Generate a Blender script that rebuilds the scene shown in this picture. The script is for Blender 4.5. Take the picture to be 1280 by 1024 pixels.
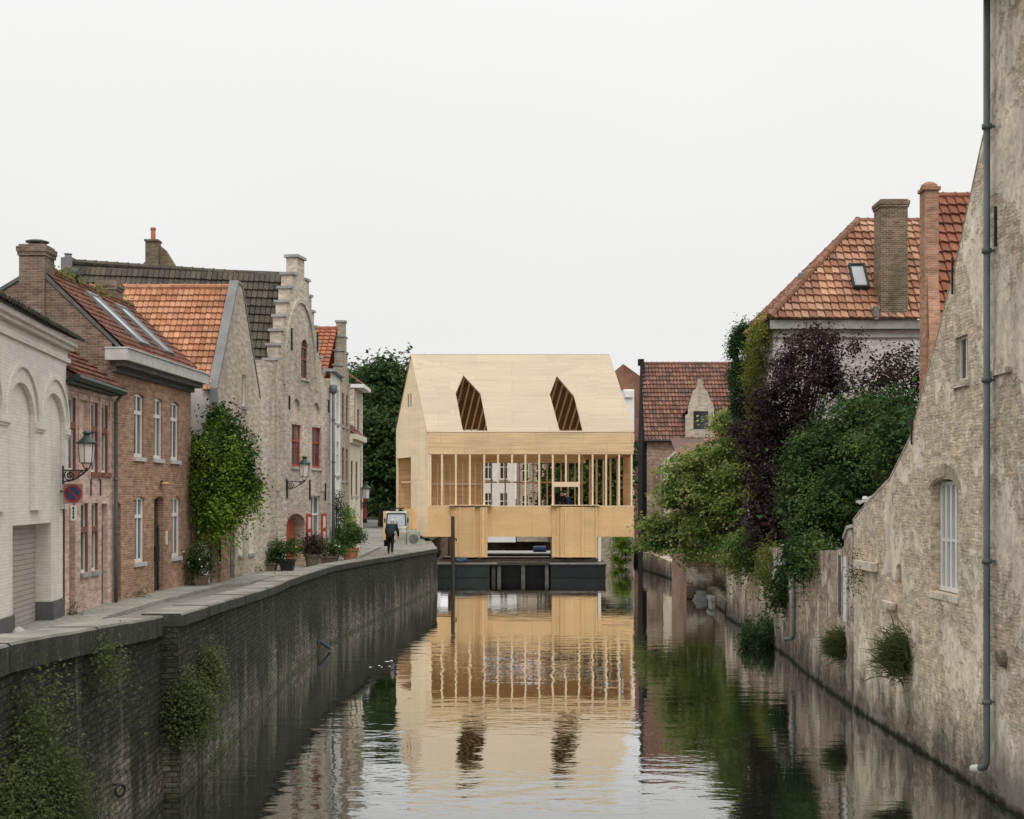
import bpy, bmesh, math, random
import numpy as np
from mathutils import Vector, Matrix, noise
from mathutils.geometry import tessellate_polygon
R = math.radians
for o in list(bpy.data.objects):
    bpy.data.objects.remove(o)
SC = bpy.context.scene
COL = SC.collection
FPX = 1700.0      # focal length in photo pixels
CZ = 5.0          # eye height above the canal water
HY = 620.0        # horizon row of the photograph

# ---------------------------------------------------------------- camera, sky, sun, exposure
cd = bpy.data.cameras.new('camera')
cam = bpy.data.objects.new('camera', cd)
COL.objects.link(cam)
cam.location = (0, 0, CZ)
cam.rotation_euler = (R(90), 0, 0)
cd.sensor_width = 36
cd.lens = 36 * FPX / 1280
cd.shift_y = 108 / 1280
cd.clip_end = 3000
SC.camera = cam

SUN_EL, SUN_AZ = 52, 172          # degrees; azimuth clockwise from +Y (the view direction)
W = bpy.data.worlds.new('World')
SC.world = W
W.use_nodes = True
wn, wl = W.node_tree.nodes, W.node_tree.links
wn.clear()
w_out = wn.new('ShaderNodeOutputWorld')
w_bg = wn.new('ShaderNodeBackground')
w_sky = wn.new('ShaderNodeTexSky')
w_sky.sky_type = 'NISHITA'
w_sky.sun_disc = False
w_sky.sun_elevation = R(SUN_EL)
w_sky.sun_rotation = R(SUN_AZ)
w_tc = wn.new('ShaderNodeTexCoord')
w_sep = wn.new('ShaderNodeSeparateXYZ')
w_ramp = wn.new('ShaderNodeValToRGB')   # overcast dome: pale at the horizon, brighter overhead
w_noise = wn.new('ShaderNodeTexNoise')
w_noise.inputs['Scale'].default_value = 1.6
w_noise.inputs['Detail'].default_value = 3
w_ramp.color_ramp.elements[0].position = 0.0
w_ramp.color_ramp.elements[0].color = (.86, .852, .838, 1)
w_ramp.color_ramp.elements[1].position = 1.0
w_ramp.color_ramp.elements[1].color = (2.35, 2.32, 2.27, 1)
e = w_ramp.color_ramp.elements.new(0.12); e.color = (.86, .855, .842, 1)
e = w_ramp.color_ramp.elements.new(0.38); e.color = (.95, .945, .935, 1)
w_mul = wn.new('ShaderNodeVectorMath'); w_mul.operation = 'SCALE'; w_mul.inputs['Scale'].default_value = 10.0
w_mr = wn.new('ShaderNodeMapRange')
w_mr.inputs['From Min'].default_value = .3; w_mr.inputs['From Max'].default_value = .7
w_mr.inputs['To Min'].default_value = .97; w_mr.inputs['To Max'].default_value = 1.03
w_cl = wn.new('ShaderNodeVectorMath'); w_cl.operation = 'SCALE'
w_mix = wn.new('ShaderNodeMix'); w_mix.data_type = 'RGBA'; w_mix.inputs[0].default_value = .97
wl.new(w_tc.outputs['Generated'], w_sep.inputs[0])
wl.new(w_tc.outputs['Generated'], w_noise.inputs['Vector'])
wl.new(w_sep.outputs['Z'], w_ramp.inputs['Fac'])
wl.new(w_ramp.outputs['Color'], w_mul.inputs[0])
wl.new(w_noise.outputs['Fac'], w_mr.inputs['Value'])
wl.new(w_mul.outputs[0], w_cl.inputs[0])
wl.new(w_mr.outputs[0], w_cl.inputs['Scale'])
wl.new(w_sky.outputs['Color'], w_mix.inputs[6])
wl.new(w_cl.outputs[0], w_mix.inputs[7])
wl.new(w_mix.outputs[2], w_bg.inputs['Color'])
w_bg.inputs['Strength'].default_value = 0.1
wl.new(w_bg.outputs[0], w_out.inputs[0])

sd = bpy.data.lights.new('sun', 'SUN')
sd.energy = 1.1
sd.angle = R(22)
sd.color = (1, .965, .91)
sun = bpy.data.objects.new('sun', sd)
COL.objects.link(sun)
_az, _el = R(SUN_AZ), R(SUN_EL)
sun.rotation_euler = Vector((math.sin(_az) * math.cos(_el), math.cos(_az) * math.cos(_el), math.sin(_el))).to_track_quat('Z', 'Y').to_euler()
sun.location = (0, -20, 60)
vs = SC.view_settings
vs.view_transform = 'Standard'
vs.look = 'None'
vs.exposure = 0.0
vs.gamma = 1
vs.use_curve_mapping = False
SC.cycles.use_denoising = True
SC.cycles.max_bounces = 8
SC.cycles.transparent_max_bounces = 8

# ---------------------------------------------------------------- materials
class Mat:
    def __init__(s, name, rough=.85, spec=.25):
        s.m = bpy.data.materials.new(name)
        s.m.use_nodes = True
        s.t = s.m.node_tree
        s.b = s.t.nodes['Principled BSDF']
        s.b.inputs['Roughness'].default_value = rough
        s.b.inputs['Specular IOR Level'].default_value = spec
        s._pos = s._uv = None
    def n(s, typ, **kw):
        x = s.t.nodes.new(typ)
        for k, v in kw.items():
            setattr(x, k, v)
        return x
    def put(s, sock, v):
        if isinstance(v, bpy.types.NodeSocket):
            s.t.links.new(v, sock)
        elif v is not None:
            if sock.type == 'RGBA' and len(v) == 3:
                v = (*v, 1)
            sock.default_value = v
    def pos(s):
        if not s._pos:
            s._pos = s.n('ShaderNodeNewGeometry').outputs['Position']
        return s._pos
    def uv(s):
        if not s._uv:
            s._uv = s.n('ShaderNodeTexCoord').outputs['UV']
        return s._uv
    def scale(s, vec, sc):
        x = s.n('ShaderNodeMapping')
        s.put(x.inputs['Vector'], vec)
        x.inputs['Scale'].default_value = sc
        return x.outputs[0]
    def noise(s, vec=None, scale=1., detail=4., rough=.55, dist=0.):
        x = s.n('ShaderNodeTexNoise')
        s.put(x.inputs['Vector'], vec if vec is not None else s.pos())
        x.inputs['Scale'].default_value = scale
        x.inputs['Detail'].default_value = detail
        x.inputs['Roughness'].default_value = rough
        x.inputs['Distortion'].default_value = dist
        return x.outputs['Fac']
    def rng(s, v, a, b, c=0., d=1., clamp=True):
        x = s.n('ShaderNodeMapRange', clamp=clamp)
        s.put(x.inputs['Value'], v)
        for k, val in zip(('From Min', 'From Max', 'To Min', 'To Max'), (a, b, c, d)):
            x.inputs[k].default_value = val
        return x.outputs[0]
    def math(s, op, a, b=None):
        x = s.n('ShaderNodeMath', operation=op)
        s.put(x.inputs[0], a)
        if b is not None:
            s.put(x.inputs[1], b)
        return x.outputs[0]
    def mix(s, a, b, f, mode='MIX'):
        x = s.n('ShaderNodeMix', data_type='RGBA', blend_type=mode)
        s.put(x.inputs[0], f)
        s.put(x.inputs[6], a)
        s.put(x.inputs[7], b)
        return x.outputs[2]
    def vary(s, c, f, lo, hi):          # multiply colour by lo..hi
        g = s.rng(f, .3, .7, lo, hi)
        x = s.n('ShaderNodeVectorMath', operation='SCALE')
        s.put(x.inputs[0], c) if isinstance(c, bpy.types.NodeSocket) else setattr(x.inputs[0], 'default_value', c[:3])
        s.put(x.inputs['Scale'], g)
        return x.outputs[0]
    def z(s):
        x = s.n('ShaderNodeSeparateXYZ')
        s.put(x.inputs[0], s.pos())
        return x.outputs['Z']
    def bump(s, h, strength=.4, dist=.01, prev=None):
        x = s.n('ShaderNodeBump')
        x.inputs['Strength'].default_value = strength
        x.inputs['Distance'].default_value = dist
        s.put(x.inputs['Height'], h)
        if prev is not None:
            s.put(x.inputs['Normal'], prev)
        return x.outputs[0]
    def done(s, color, normal=None, rough=None):
        s.put(s.b.inputs['Base Color'], color)
        if normal is not None:
            s.put(s.b.inputs['Normal'], normal)
        if rough is not None:
            s.put(s.b.inputs['Roughness'], rough)
        return s.m

def plain(name, c, rough=.7, spec=.3, var=.15, scale=6., bump=.0, metal=0.):
    q = Mat(name, rough, spec)
    f = q.noise(None, scale, 5)
    col = q.vary(c, f, 1 - var, 1 + var)
    nb = q.bump(q.noise(None, scale * 5, 3), bump, .01) if bump else None
    q.b.inputs['Metallic'].default_value = metal
    return q.done(col, nb)

def brickwork(name, c1, c2, mortar, bw=.21, bh=.068, ms=.011, stain=(.05, .045, .04), stain_amt=.5, pale=None, pale_amt=.4, big=.35, bump=.5, calm=1.):
    q = Mat(name, .9, .15)
    t = q.n('ShaderNodeTexBrick')
    wob = q.n('ShaderNodeVectorMath', operation='ADD')
    q.put(wob.inputs[0], q.uv())
    nz = q.n('ShaderNodeTexNoise'); nz.inputs['Scale'].default_value = 2.2
    q.put(nz.inputs['Vector'], q.uv())
    sc = q.n('ShaderNodeVectorMath', operation='SCALE'); sc.inputs['Scale'].default_value = .03
    q.put(sc.inputs[0], nz.outputs['Color'])
    q.put(wob.inputs[1], sc.outputs[0])
    q.put(t.inputs['Vector'], wob.outputs[0])
    for k, v in (('Color1', c1), ('Color2', c2), ('Mortar', mortar)):
        q.put(t.inputs[k], v)
    t.inputs['Scale'].default_value = 1
    t.inputs['Mortar Size'].default_value = ms
    t.inputs['Mortar Smooth'].default_value = .3
    t.inputs['Bias'].default_value = -.1
    t.inputs['Brick Width'].default_value = bw
    t.inputs['Row Height'].default_value = bh
    col = t.outputs['Color']
    # odd bricks
    br = q.noise(q.scale(q.uv(), (1 / bw * .5, 1 / bh * .5, 1)), 1.0, 2)
    col = q.vary(col, br, 1 - .28 * calm, 1 + .3 * calm)
    f = q.noise(None, big, 6, .62)
    col = q.vary(col, f, 1 - .25 * calm, 1 + .22 * calm)
    if pale:
        p = q.rng(q.noise(None, .8, 7, .65), .52, .68)
        col = q.mix(col, pale, q.math('MULTIPLY', p, pale_amt))
    st = q.rng(q.noise(q.scale(q.pos(), (1.2, 1.2, .25)), 1.0, 6, .6), .5, .75)
    col = q.mix(col, stain, q.math('MULTIPLY', st, stain_amt))
    h = q.math('ADD', q.math('MULTIPLY', t.outputs['Fac'], -1.), q.math('MULTIPLY', q.noise(None, 18, 3), .5))
    return q.done(col, q.bump(h, bump, .012))

def weathered(name, plaster, c1, c2, mortar, cover=.5, bw=.21, bh=.072, dirt=(.07, .065, .055), dirt_amt=.6, moss_z=1.1, patch=.55, base_dark=.75):
    """old lime render that has fallen off in patches and shows the brick"""
    q = Mat(name, .93, .12)
    t = q.n('ShaderNodeTexBrick')
    wob = q.n('ShaderNodeVectorMath', operation='ADD')
    nz = q.n('ShaderNodeTexNoise'); nz.inputs['Scale'].default_value = 2.6; nz.inputs['Detail'].default_value = 5
    q.put(nz.inputs['Vector'], q.uv())
    sc = q.n('ShaderNodeVectorMath', operation='SCALE'); sc.inputs['Scale'].default_value = .15
    q.put(sc.inputs[0], nz.outputs['Color'])
    q.put(wob.inputs[0], q.uv()); q.put(wob.inputs[1], sc.outputs[0])
    q.put(t.inputs['Vector'], wob.outputs[0])
    for k, v in (('Color1', c1), ('Color2', c2), ('Mortar', mortar)):
        q.put(t.inputs[k], v)
    t.inputs['Scale'].default_value = 1
    t.inputs['Mortar Size'].default_value = .013
    t.inputs['Mortar Smooth'].default_value = .5
    t.inputs['Brick Width'].default_value = bw
    t.inputs['Row Height'].default_value = bh
    br = q.noise(q.scale(q.uv(), (.5 / bw, .5 / bh, 1)), 1.0, 3)
    bc = q.vary(t.outputs['Color'], br, .70, 1.35)
    pc = q.vary(plaster, q.noise(None, 1.1, 8, .65), .84, 1.24)
    pc = q.mix(pc, tuple(x * .62 for x in plaster), q.rng(q.noise(q.scale(q.pos(), (1.5, 1.5, 1.0)), 1.0, 9, .72), .5, .7))
    a = q.noise(None, patch, 9, .68, .4)
    b = q.noise(q.scale(q.pos(), (5, 5, 7)), 1.0, 4, .6)
    msk = q.math('ADD', a, q.math('MULTIPLY', b, .22))
    mid = .61 + (cover - .5) * .28
    msk = q.rng(msk, mid - .04, mid + .04)
    col = q.mix(pc, bc, msk)
    col = q.vary(col, q.noise(None, 7, 8, .72), .80, 1.32)
    pit = q.rng(q.noise(q.scale(q.pos(), (9, 9, 12)), 1.0, 5, .65), .60, .68)
    col = q.mix(col, (.15, .115, .08), q.math('MULTIPLY', pit, .6))
    col = q.mix(col, tuple(min(.78, x * 1.35) for x in plaster), q.math('MULTIPLY', q.rng(q.noise(None, 3.1, 9, .72), .54, .66), .5))
    # grime: vertical runs, blotches, and a dark tide band with algae over the water
    runs = q.rng(q.noise(q.scale(q.pos(), (1.7, 1.7, .55)), 1.0, 9, .7), .54, .72)
    col = q.mix(col, dirt, q.math('MULTIPLY', runs, dirt_amt))
    bl = q.rng(q.noise(None, 1.3, 10, .75), .55, .66)
    col = q.mix(col, dirt, q.math('MULTIPLY', bl, dirt_amt * .8))
    if moss_z:
        zz = q.math('ADD', q.z(), q.math('MULTIPLY', q.noise(q.scale(q.pos(), (1.6, 1.6, .7)), 1.0, 8, .68), -2.6))
        tide = q.rng(zz, moss_z - 1.3 - .8, moss_z - 1.3 + .25, 1, 0)
        col = q.mix(col, (.022, .024, .018), q.math('MULTIPLY', tide, base_dark))
        zz2 = q.math('ADD', q.z(), q.math('MULTIPLY', q.noise(None, 3, 4), -.3))
        col = q.mix(col, (.018, .022, .010), q.rng(zz2, -.12, .0, 1, 0))
    h = q.math('ADD', q.math('MULTIPLY', q.math('MULTIPLY', t.outputs['Fac'], -1.), msk), q.math('MULTIPLY', msk, -1.2))
    nb = q.bump(h, .8, .035)
    nb = q.bump(q.noise(None, 9, 8, .75), .7, .035, nb)
    return q.done(col, nb)

def tilemat(name, cols, moss=(.05, .05, .04), moss_amt=.4, dark=.5):
    """clay tiles: one random tint per tile (uv counts tiles), lichen on top"""
    q = Mat(name, .8, .25)
    fl = q.n('ShaderNodeVectorMath', operation='FLOOR')
    q.put(fl.inputs[0], q.uv())
    wn_ = q.n('ShaderNodeTexWhiteNoise', noise_dimensions='2D')
    q.put(wn_.inputs['Vector'], fl.outputs[0])
    rp = q.n('ShaderNodeValToRGB')
    els = rp.color_ramp.elements
    els[0].color = (*cols[0], 1); els[1].color = (*cols[-1], 1)
    for i, c in enumerate(cols[1:-1]):
        e = els.new((i + 1) / (len(cols) - 1)); e.color = (*c, 1)
    q.put(rp.inputs['Fac'], wn_.outputs['Value'])
    col = q.vary(rp.outputs['Color'], q.noise(None, .7, 6, .6), .78, 1.18)
    col = q.vary(col, q.noise(None, 9, 5, .6), .85, 1.12)
    mo = q.rng(q.noise(None, 1.3, 9, .72), .5, .68)
    col = q.mix(col, moss, q.math('MULTIPLY', mo, moss_amt))
    return q.done(col, q.bump(q.noise(None, 30, 3), .3, .01))

def timber(name, c, grain=(.9, .9, 14), vary=.12, panel=None, speck=0., rough=.6, contrast=.16):
    """softwood boards; grain stretched along the panel, faint joints between sheets"""
    q = Mat(name, rough, .3)
    g = q.noise(q.scale(q.uv(), (grain[0], grain[2], 1)), 1.0, 6, .6, .4)
    col = q.vary(c, g, 1 - contrast, 1 + contrast * .8)
    col = q.vary(col, q.noise(q.scale(q.uv(), (.35, 1.4, 1)), 1.0, 3), 1 - vary, 1 + vary)
    if speck:
        s_ = q.noise(q.scale(q.uv(), (16, 16, 1)), 1.0, 3, .7)
        col = q.vary(col, s_, 1 - speck, 1 + speck)
    if panel:
        t = q.n('ShaderNodeTexBrick')
        q.put(t.inputs['Vector'], q.uv())
        for k, v in (('Color1', (1.05, 1.04, 1.02)), ('Color2', (.93, .925, .91)), ('Mortar', (.66, .6, .52))):
            q.put(t.inputs[k], v)
        t.inputs['Scale'].default_value = 1
        t.inputs['Mortar Size'].default_value = .008
        t.inputs['Brick Width'].default_value = panel[0]
        t.inputs['Row Height'].default_value = panel[1]
        col = q.mix(col, t.outputs['Color'], 1.0, 'MULTIPLY')
    return q.done(col, q.bump(g, .15, .004))

def leafmat(name, cols, trans=.35, clump=.55):
    q = Mat(name, .65, .12)
    isl = q.n('ShaderNodeNewGeometry').outputs['Random Per Island']
    rp = q.n('ShaderNodeValToRGB')
    els = rp.color_ramp.elements
    els[0].color = (*cols[0], 1); els[1].color = (*cols[-1], 1)
    for i, c in enumerate(cols[1:-1]):
        e = els.new((i + 1) / (len(cols) - 1)); e.color = (*c, 1)
    f = q.math('ADD', q.math('MULTIPLY', isl, 1 - clump), q.math('MULTIPLY', q.rng(q.noise(None, .9, 3), .35, .65), clump))
    q.put(rp.inputs['Fac'], f)
    col = rp.outputs['Color']
    q.put(q.b.inputs['Base Color'], col)
    tr = q.n('ShaderNodeBsdfTranslucent')
    q.put(tr.inputs['Color'], q.vary(col, isl, 1.0, 1.5))
    mx = q.n('ShaderNodeMixShader'); mx.inputs[0].default_value = trans
    q.put(mx.inputs[1], q.b.outputs[0]); q.put(mx.inputs[2], tr.outputs[0])
    q.put(q.t.nodes['Material Output'].inputs['Surface'], mx.outputs[0])
    return q.m

def glassmat(name, c=(.05, .055, .06), lace=(.30, .30, .29), amt=.5):
    """window pane with dark rooms and pale curtains behind it"""
    q = Mat(name, .06, .55)
    f = q.rng(q.noise(q.scale(q.pos(), (1.2, 1.2, .5)), 1.0, 2), .42, .6)
    fold = q.noise(q.scale(q.pos(), (14, 14, .4)), 1.0, 2)
    cc = q.vary(lace, fold, .75, 1.15)
    return q.done(q.mix(c, cc, q.math('MULTIPLY', f, amt)))

def quaymat():
    q = Mat('dark quay masonry', .9, .15)
    t = q.n('ShaderNodeTexBrick')
    nz = q.n('ShaderNodeTexNoise'); nz.inputs['Scale'].default_value = 3.5; nz.inputs['Detail'].default_value = 5
    q.put(nz.inputs['Vector'], q.uv())
    sc = q.n('ShaderNodeVectorMath', operation='SCALE'); sc.inputs['Scale'].default_value = .07
    q.put(sc.inputs[0], nz.outputs['Color'])
    ad = q.n('ShaderNodeVectorMath', operation='ADD')
    q.put(ad.inputs[0], q.uv()); q.put(ad.inputs[1], sc.outputs[0])
    q.put(t.inputs['Vector'], ad.outputs[0])
    for k, v in (('Color1', (.125, .115, .088)), ('Color2', (.225, .205, .16)), ('Mortar', (.10, .092, .072))):
        q.put(t.inputs[k], v)
    t.inputs['Scale'].default_value = 1
    t.inputs['Mortar Size'].default_value = .016
    t.inputs['Mortar Smooth'].default_value = .7
    t.inputs['Brick Width'].default_value = .2
    t.inputs['Row Height'].default_value = .095
    col = q.vary(t.outputs['Color'], q.noise(q.scale(q.uv(), (4, 9, 1)), 1.0, 4), .35, 1.75)
    # soot and algae: nearly black below the coping, patchy lower down
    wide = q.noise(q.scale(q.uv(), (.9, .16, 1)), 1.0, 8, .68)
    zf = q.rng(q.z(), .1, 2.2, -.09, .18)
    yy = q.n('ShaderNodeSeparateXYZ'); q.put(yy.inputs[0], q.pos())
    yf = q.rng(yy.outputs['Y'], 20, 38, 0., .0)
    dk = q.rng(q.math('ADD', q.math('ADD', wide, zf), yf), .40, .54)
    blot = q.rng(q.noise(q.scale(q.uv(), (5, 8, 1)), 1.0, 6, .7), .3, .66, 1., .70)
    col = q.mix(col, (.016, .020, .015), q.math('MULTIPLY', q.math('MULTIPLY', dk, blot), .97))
    # narrow pale lime runs
    st = q.rng(q.noise(q.scale(q.uv(), (1.9, .035, 1)), 1.0, 4, .6), .60, .68)
    brk = q.rng(q.noise(q.scale(q.uv(), (7, .9, 1)), 1.0, 5, .7), .38, .62)
    col = q.mix(col, (.30, .28, .235), q.math('MULTIPLY', q.math('MULTIPLY', st, brk), .8))
    sp = q.rng(q.noise(q.scale(q.uv(), (20, 26, 1)), 1.0, 4, .65), .58, .70)
    col = q.mix(col, (.25, .245, .20), q.math('MULTIPLY', sp, .62))
    col = q.vary(col, q.noise(q.scale(q.uv(), (.3, .5, 1)), 1.0, 5, .65), .55, 1.45)
    gr = q.rng(q.noise(None, 1.4, 7, .7), .55, .7)
    col = q.mix(col, (.035, .045, .018), q.math('MULTIPLY', gr, .5))
    mz = q.math('ADD', q.z(), q.math('MULTIPLY', q.noise(None, 2.5, 5, .7), -.55))
    col = q.mix(col, (.042, .055, .016), q.math('MULTIPLY', q.rng(mz, -.36, -.08, 1, 0), .9))
    h = q.math('ADD', q.math('MULTIPLY', t.outputs['Fac'], -.6), q.noise(None, 9, 7, .75))
    return q.done(col, q.bump(h, .9, .05))

def watermat():
    q = Mat('canal water', .015, .5)
    q.b.inputs['IOR'].default_value = 1.5
    p = q.pos()
    a = q.noise(q.scale(p, (.8, 1.5, 1)), 1.25, 2, .5)
    b = q.noise(q.scale(p, (.8, 1.6, 1)), 4.6, 2, .5)
    patch = q.rng(q.noise(q.scale(p, (.6, 1, 1)), .16, 3), .36, .64, .25, 1.7)
    near = q.n('ShaderNodeSeparateXYZ'); q.put(near.inputs[0], p)
    fall = q.rng(near.outputs['Y'], 30, 80, 1.0, .28)
    h = q.math('ADD', a, q.math('MULTIPLY', b, .22))
    h = q.math('MULTIPLY', h, q.math('MULTIPLY', patch, fall))
    col = q.vary((.010, .014, .009), q.noise(None, .3, 3), .8, 1.2)
    nb = q.bump(h, 1.0, .0085)
    gl = q.n('ShaderNodeBsdfGlossy'); gl.inputs['Roughness'].default_value = .012
    gl.inputs['Color'].default_value = (.97, .975, .96, 1)
    q.put(gl.inputs['Normal'], nb)
    fr = q.n('ShaderNodeFresnel'); fr.inputs['IOR'].default_value = 1.5
    q.put(fr.inputs['Normal'], nb)
    mx = q.n('ShaderNodeMixShader')
    q.put(mx.inputs[0], q.rng(fr.outputs[0], .07, .50, .015, 1.0))
    q.put(q.b.inputs['Base Color'], col); q.b.inputs['Specular IOR Level'].default_value = 0; q.b.inputs['Roughness'].default_value = .6
    q.put(mx.inputs[1], q.b.outputs[0]); q.put(mx.inputs[2], gl.outputs[0])
    q.put(q.t.nodes['Material Output'].inputs['Surface'], mx.outputs[0])
    return q.m

M = {}
M['brick_c'] = brickwork('warm brown brick', (.32, .16, .10), (.43, .245, .165), (.40, .325, .25), stain_amt=.35, big=.3)
M['brick_b'] = brickwork('pinkish painted brick', (.55, .35, .285), (.66, .48, .41), (.56, .475, .42), stain=(.12, .07, .055), stain_amt=.35)
M['brick_dark'] = brickwork('sooty gable brick', (.14, .085, .06), (.24, .16, .12), (.24, .20, .165), stain_amt=.7, pale=(.34, .30, .25), pale_amt=.35)
M['brick_old'] = brickwork('old yellow grey brick', (.43, .355, .28), (.58, .51, .42), (.55, .49, .42), stain=(.13, .11, .09), stain_amt=.45, pale=(.5, .45, .39), pale_amt=.4, bw=.2, bh=.065)
M['brick_old2'] = brickwork('olive grey old brick', (.37, .305, .225), (.49, .42, .32), (.43, .38, .31), stain=(.10, .09, .07), stain_amt=.55, bw=.2, bh=.065)
M['brick_red'] = brickwork('red garden brick', (.30, .16, .11), (.40, .24, .17), (.34, .29, .24), stain_amt=.4)
M['brick_chim'] = brickwork('brown chimney brick', (.12, .085, .05), (.22, .155, .095), (.30, .25, .20), stain=(.05, .05, .03), stain_amt=.6, bw=.22, bh=.075)
M['brick_black'] = brickwork('near black brick', (.012, .012, .012), (.02, .019, .018), (.014, .014, .013), stain_amt=.3)  # near-black tone over bricks and joints alike
M['white_brick'] = brickwork('white painted brick', (.72, .68, .62), (.77, .73, .67), (.64, .60, .545), stain=(.48, .43, .365), stain_amt=.5, ms=.008, bump=.3, calm=.25)
M['white_brick2'] = brickwork('flaking white painted brick', (.52, .49, .47), (.60, .57, .55), (.44, .41, .39), stain=(.28, .25, .23), stain_amt=.5, ms=.01, bump=.5)
M['grey_render'] = brickwork('grey brown rendered brick', (.45, .385, .31), (.50, .43, .35), (.45, .39, .32), stain=(.24, .205, .17), stain_amt=.4, ms=.006, bump=.25)
M['canal_wall'] = weathered('peeling canal wall', (.66, .575, .48), (.42, .30, .21), (.60, .475, .35), (.56, .48, .385), cover=.64, dirt_amt=.45, bw=.19, bh=.062)
M['canal_wall_low'] = weathered('peeling garden wall', (.60, .515, .43), (.32, .205, .14), (.48, .35, .25), (.46, .39, .31), cover=.50, patch=.9, dirt_amt=.95, bw=.19, bh=.062)
M['gable_wall'] = weathered('brick gable with thin limewash', (.74, .635, .51), (.54, .405, .27), (.70, .575, .43), (.70, .60, .475), cover=.50, patch=.7, dirt_amt=.3, bw=.19, bh=.062)
M['brick_g'] = weathered('half rendered red brick', (.52, .45, .37), (.29, .17, .125), (.38, .25, .19), (.42, .36, .30), cover=.5, moss_z=.7, patch=.45)
M['cream'] = plain('cream painted wall', (.66, .60, .48), .9, .1, .1, 1.2, .15)
M['white_wall'] = plain('white painted wall', (.78, .755, .71), .9, .1, .1, 1.0, .15)
M['stone'] = plain('grey blue stone', (.33, .325, .31), .85, .2, .25, 3, .3)
M['sillstone'] = plain('pale sill stone', (.50, .49, .465), .8, .2, .15, 4, .2)
M['coping'] = None
M['plinth'] = plain('dark grey plinth paint', (.12, .12, .115), .85, .2, .2, 3, .2)
M['white_paint'] = plain('white window paint', (.74, .73, .70), .5, .3, .06, 3)
M['cream_paint'] = plain('ivory paint', (.68, .65, .57), .55, .3, .08, 3)
M['red_paint'] = plain('faded red paint', (.36, .055, .04), .55, .3, .15, 4)
M['redbrown'] = plain('red brown woodwork', (.22, .085, .065), .65, .3, .2, 4)
M['darkred'] = plain('dark red door paint', (.20, .028, .024), .5, .35, .12, 3)
M['green_dark'] = plain('black green paint', (.022, .032, .029), .45, .4, .2, 3)
M['green_metal'] = plain('dark green cast iron', (.018, .038, .032), .45, .45, .25, 5)
M['iron'] = plain('black wrought iron', (.014, .014, .014), .55, .4, .25, 8)
M['zinc'] = plain('grey zinc', (.15, .175, .18), .5, .4, .2, 2)
M['greenzinc'] = plain('green grey drain pipe', (.10, .125, .118), .5, .4, .22, 1.5)
M['lead'] = plain('lead flashing', (.17, .17, .165), .6, .35, .2, 2, .2)
M['grey_door'] = plain('grey garage slats', (.40, .37, .325), .6, .25, .08, 2)
M['terracotta'] = plain('terracotta pot', (.42, .17, .10), .85, .15, .2, 6, .2)
M['black_pot'] = plain('black plastic pot', (.02, .02, .02), .6, .3, .2, 6)
M['stone_pot'] = plain('brown stone trough', (.16, .13, .10), .9, .15, .25, 6, .3)
M['bark'] = plain('bark', (.07, .055, .042), .95, .1, .35, 7, .6)
M['slate_dark'] = plain('dark slate', (.05, .05, .05), .8, .2, .25, 3)
M['glass'] = glassmat('window glass')
M['glass_pale'] = glassmat('curtained window glass', (.14, .14, .14), (.46, .45, .42), .9)
M['glass_dark'] = glassmat('dark window glass', (.025, .028, .03), (.1, .1, .1), .3)
M['skyglass'] = plain('roof window glass', (.42, .45, .46), .08, .6, .05, 1)
M['lampglass'] = plain('frosted lantern glass', (.62, .57, .53), .25, .5, .06, 4)
M['tile_orange'] = tilemat('orange clay pantile', [(.36, .16, .082), (.44, .21, .115), (.50, .26, .155), (.39, .175, .095), (.30, .125, .068)], (.20, .13, .09), .55)
M['tile_dark'] = tilemat('dark mossy pantile', [(.045, .04, .032), (.07, .06, .046), (.095, .08, .058), (.055, .05, .04)], (.13, .105, .07), .45)
M['tile_red'] = tilemat('red brown clay tile', [(.15, .062, .042), (.21, .085, .055), (.18, .075, .05), (.12, .055, .042)], (.085, .075, .06), .6)
M['tile_g'] = tilemat('aged red pantile', [(.13, .06, .045), (.19, .085, .06), (.26, .13, .095), (.15, .08, .065), (.10, .065, .055)], (.10, .085, .07), .6)
M['tile_house'] = tilemat('bright orange pantile', [(.27, .12, .07), (.38, .195, .115), (.47, .28, .185), (.33, .155, .095), (.21, .10, .07)], (.21, .15, .105), .6)
M['tile_vivid'] = tilemat('vivid red pantile', [(.20, .07, .042), (.27, .105, .062), (.23, .085, .05)], (.12, .065, .05), .5)
M['tile_red2'] = tilemat('rusty red pantile', [(.26, .085, .045), (.34, .125, .065), (.30, .105, .055), (.22, .08, .05)], (.14, .09, .06), .5)
M['tile_brown'] = tilemat('brown house tile', [(.15, .075, .052), (.21, .10, .068), (.25, .13, .09)], (.12, .09, .07), .45)
M['ply_roof'] = timber('pale spruce roof panel', (.515, .422, .312), (.25, 1, 9), .06, (4.6, 1.22), contrast=.08)
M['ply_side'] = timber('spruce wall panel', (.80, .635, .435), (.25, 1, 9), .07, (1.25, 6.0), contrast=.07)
M['ply_fascia'] = timber('spruce fascia panel', (.68, .485, .29), (.35, 1, 11), .12, (2.95, .69), contrast=.2)
M['osb'] = timber('strand board', (.66, .445, .225), (1, 1, 2), .08, (2.5, 9), .2, contrast=.05)
M['stud'] = timber('pine stud', (.78, .60, .41), (8, 1, .6), .08, contrast=.12)
M['stud_bright'] = timber('brightened pine batten', (.90, .78, .61), (8, 1, .6), .1, contrast=.15)  # colour brightened to make up for weak light inside the pavilion
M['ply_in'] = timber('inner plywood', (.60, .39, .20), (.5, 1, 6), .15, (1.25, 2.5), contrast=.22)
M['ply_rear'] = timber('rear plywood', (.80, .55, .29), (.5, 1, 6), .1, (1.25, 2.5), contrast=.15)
M['wet_wood'] = plain('wet dark timber', (.05, .038, .027), .6, .3, .35, 5, .4)
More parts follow.
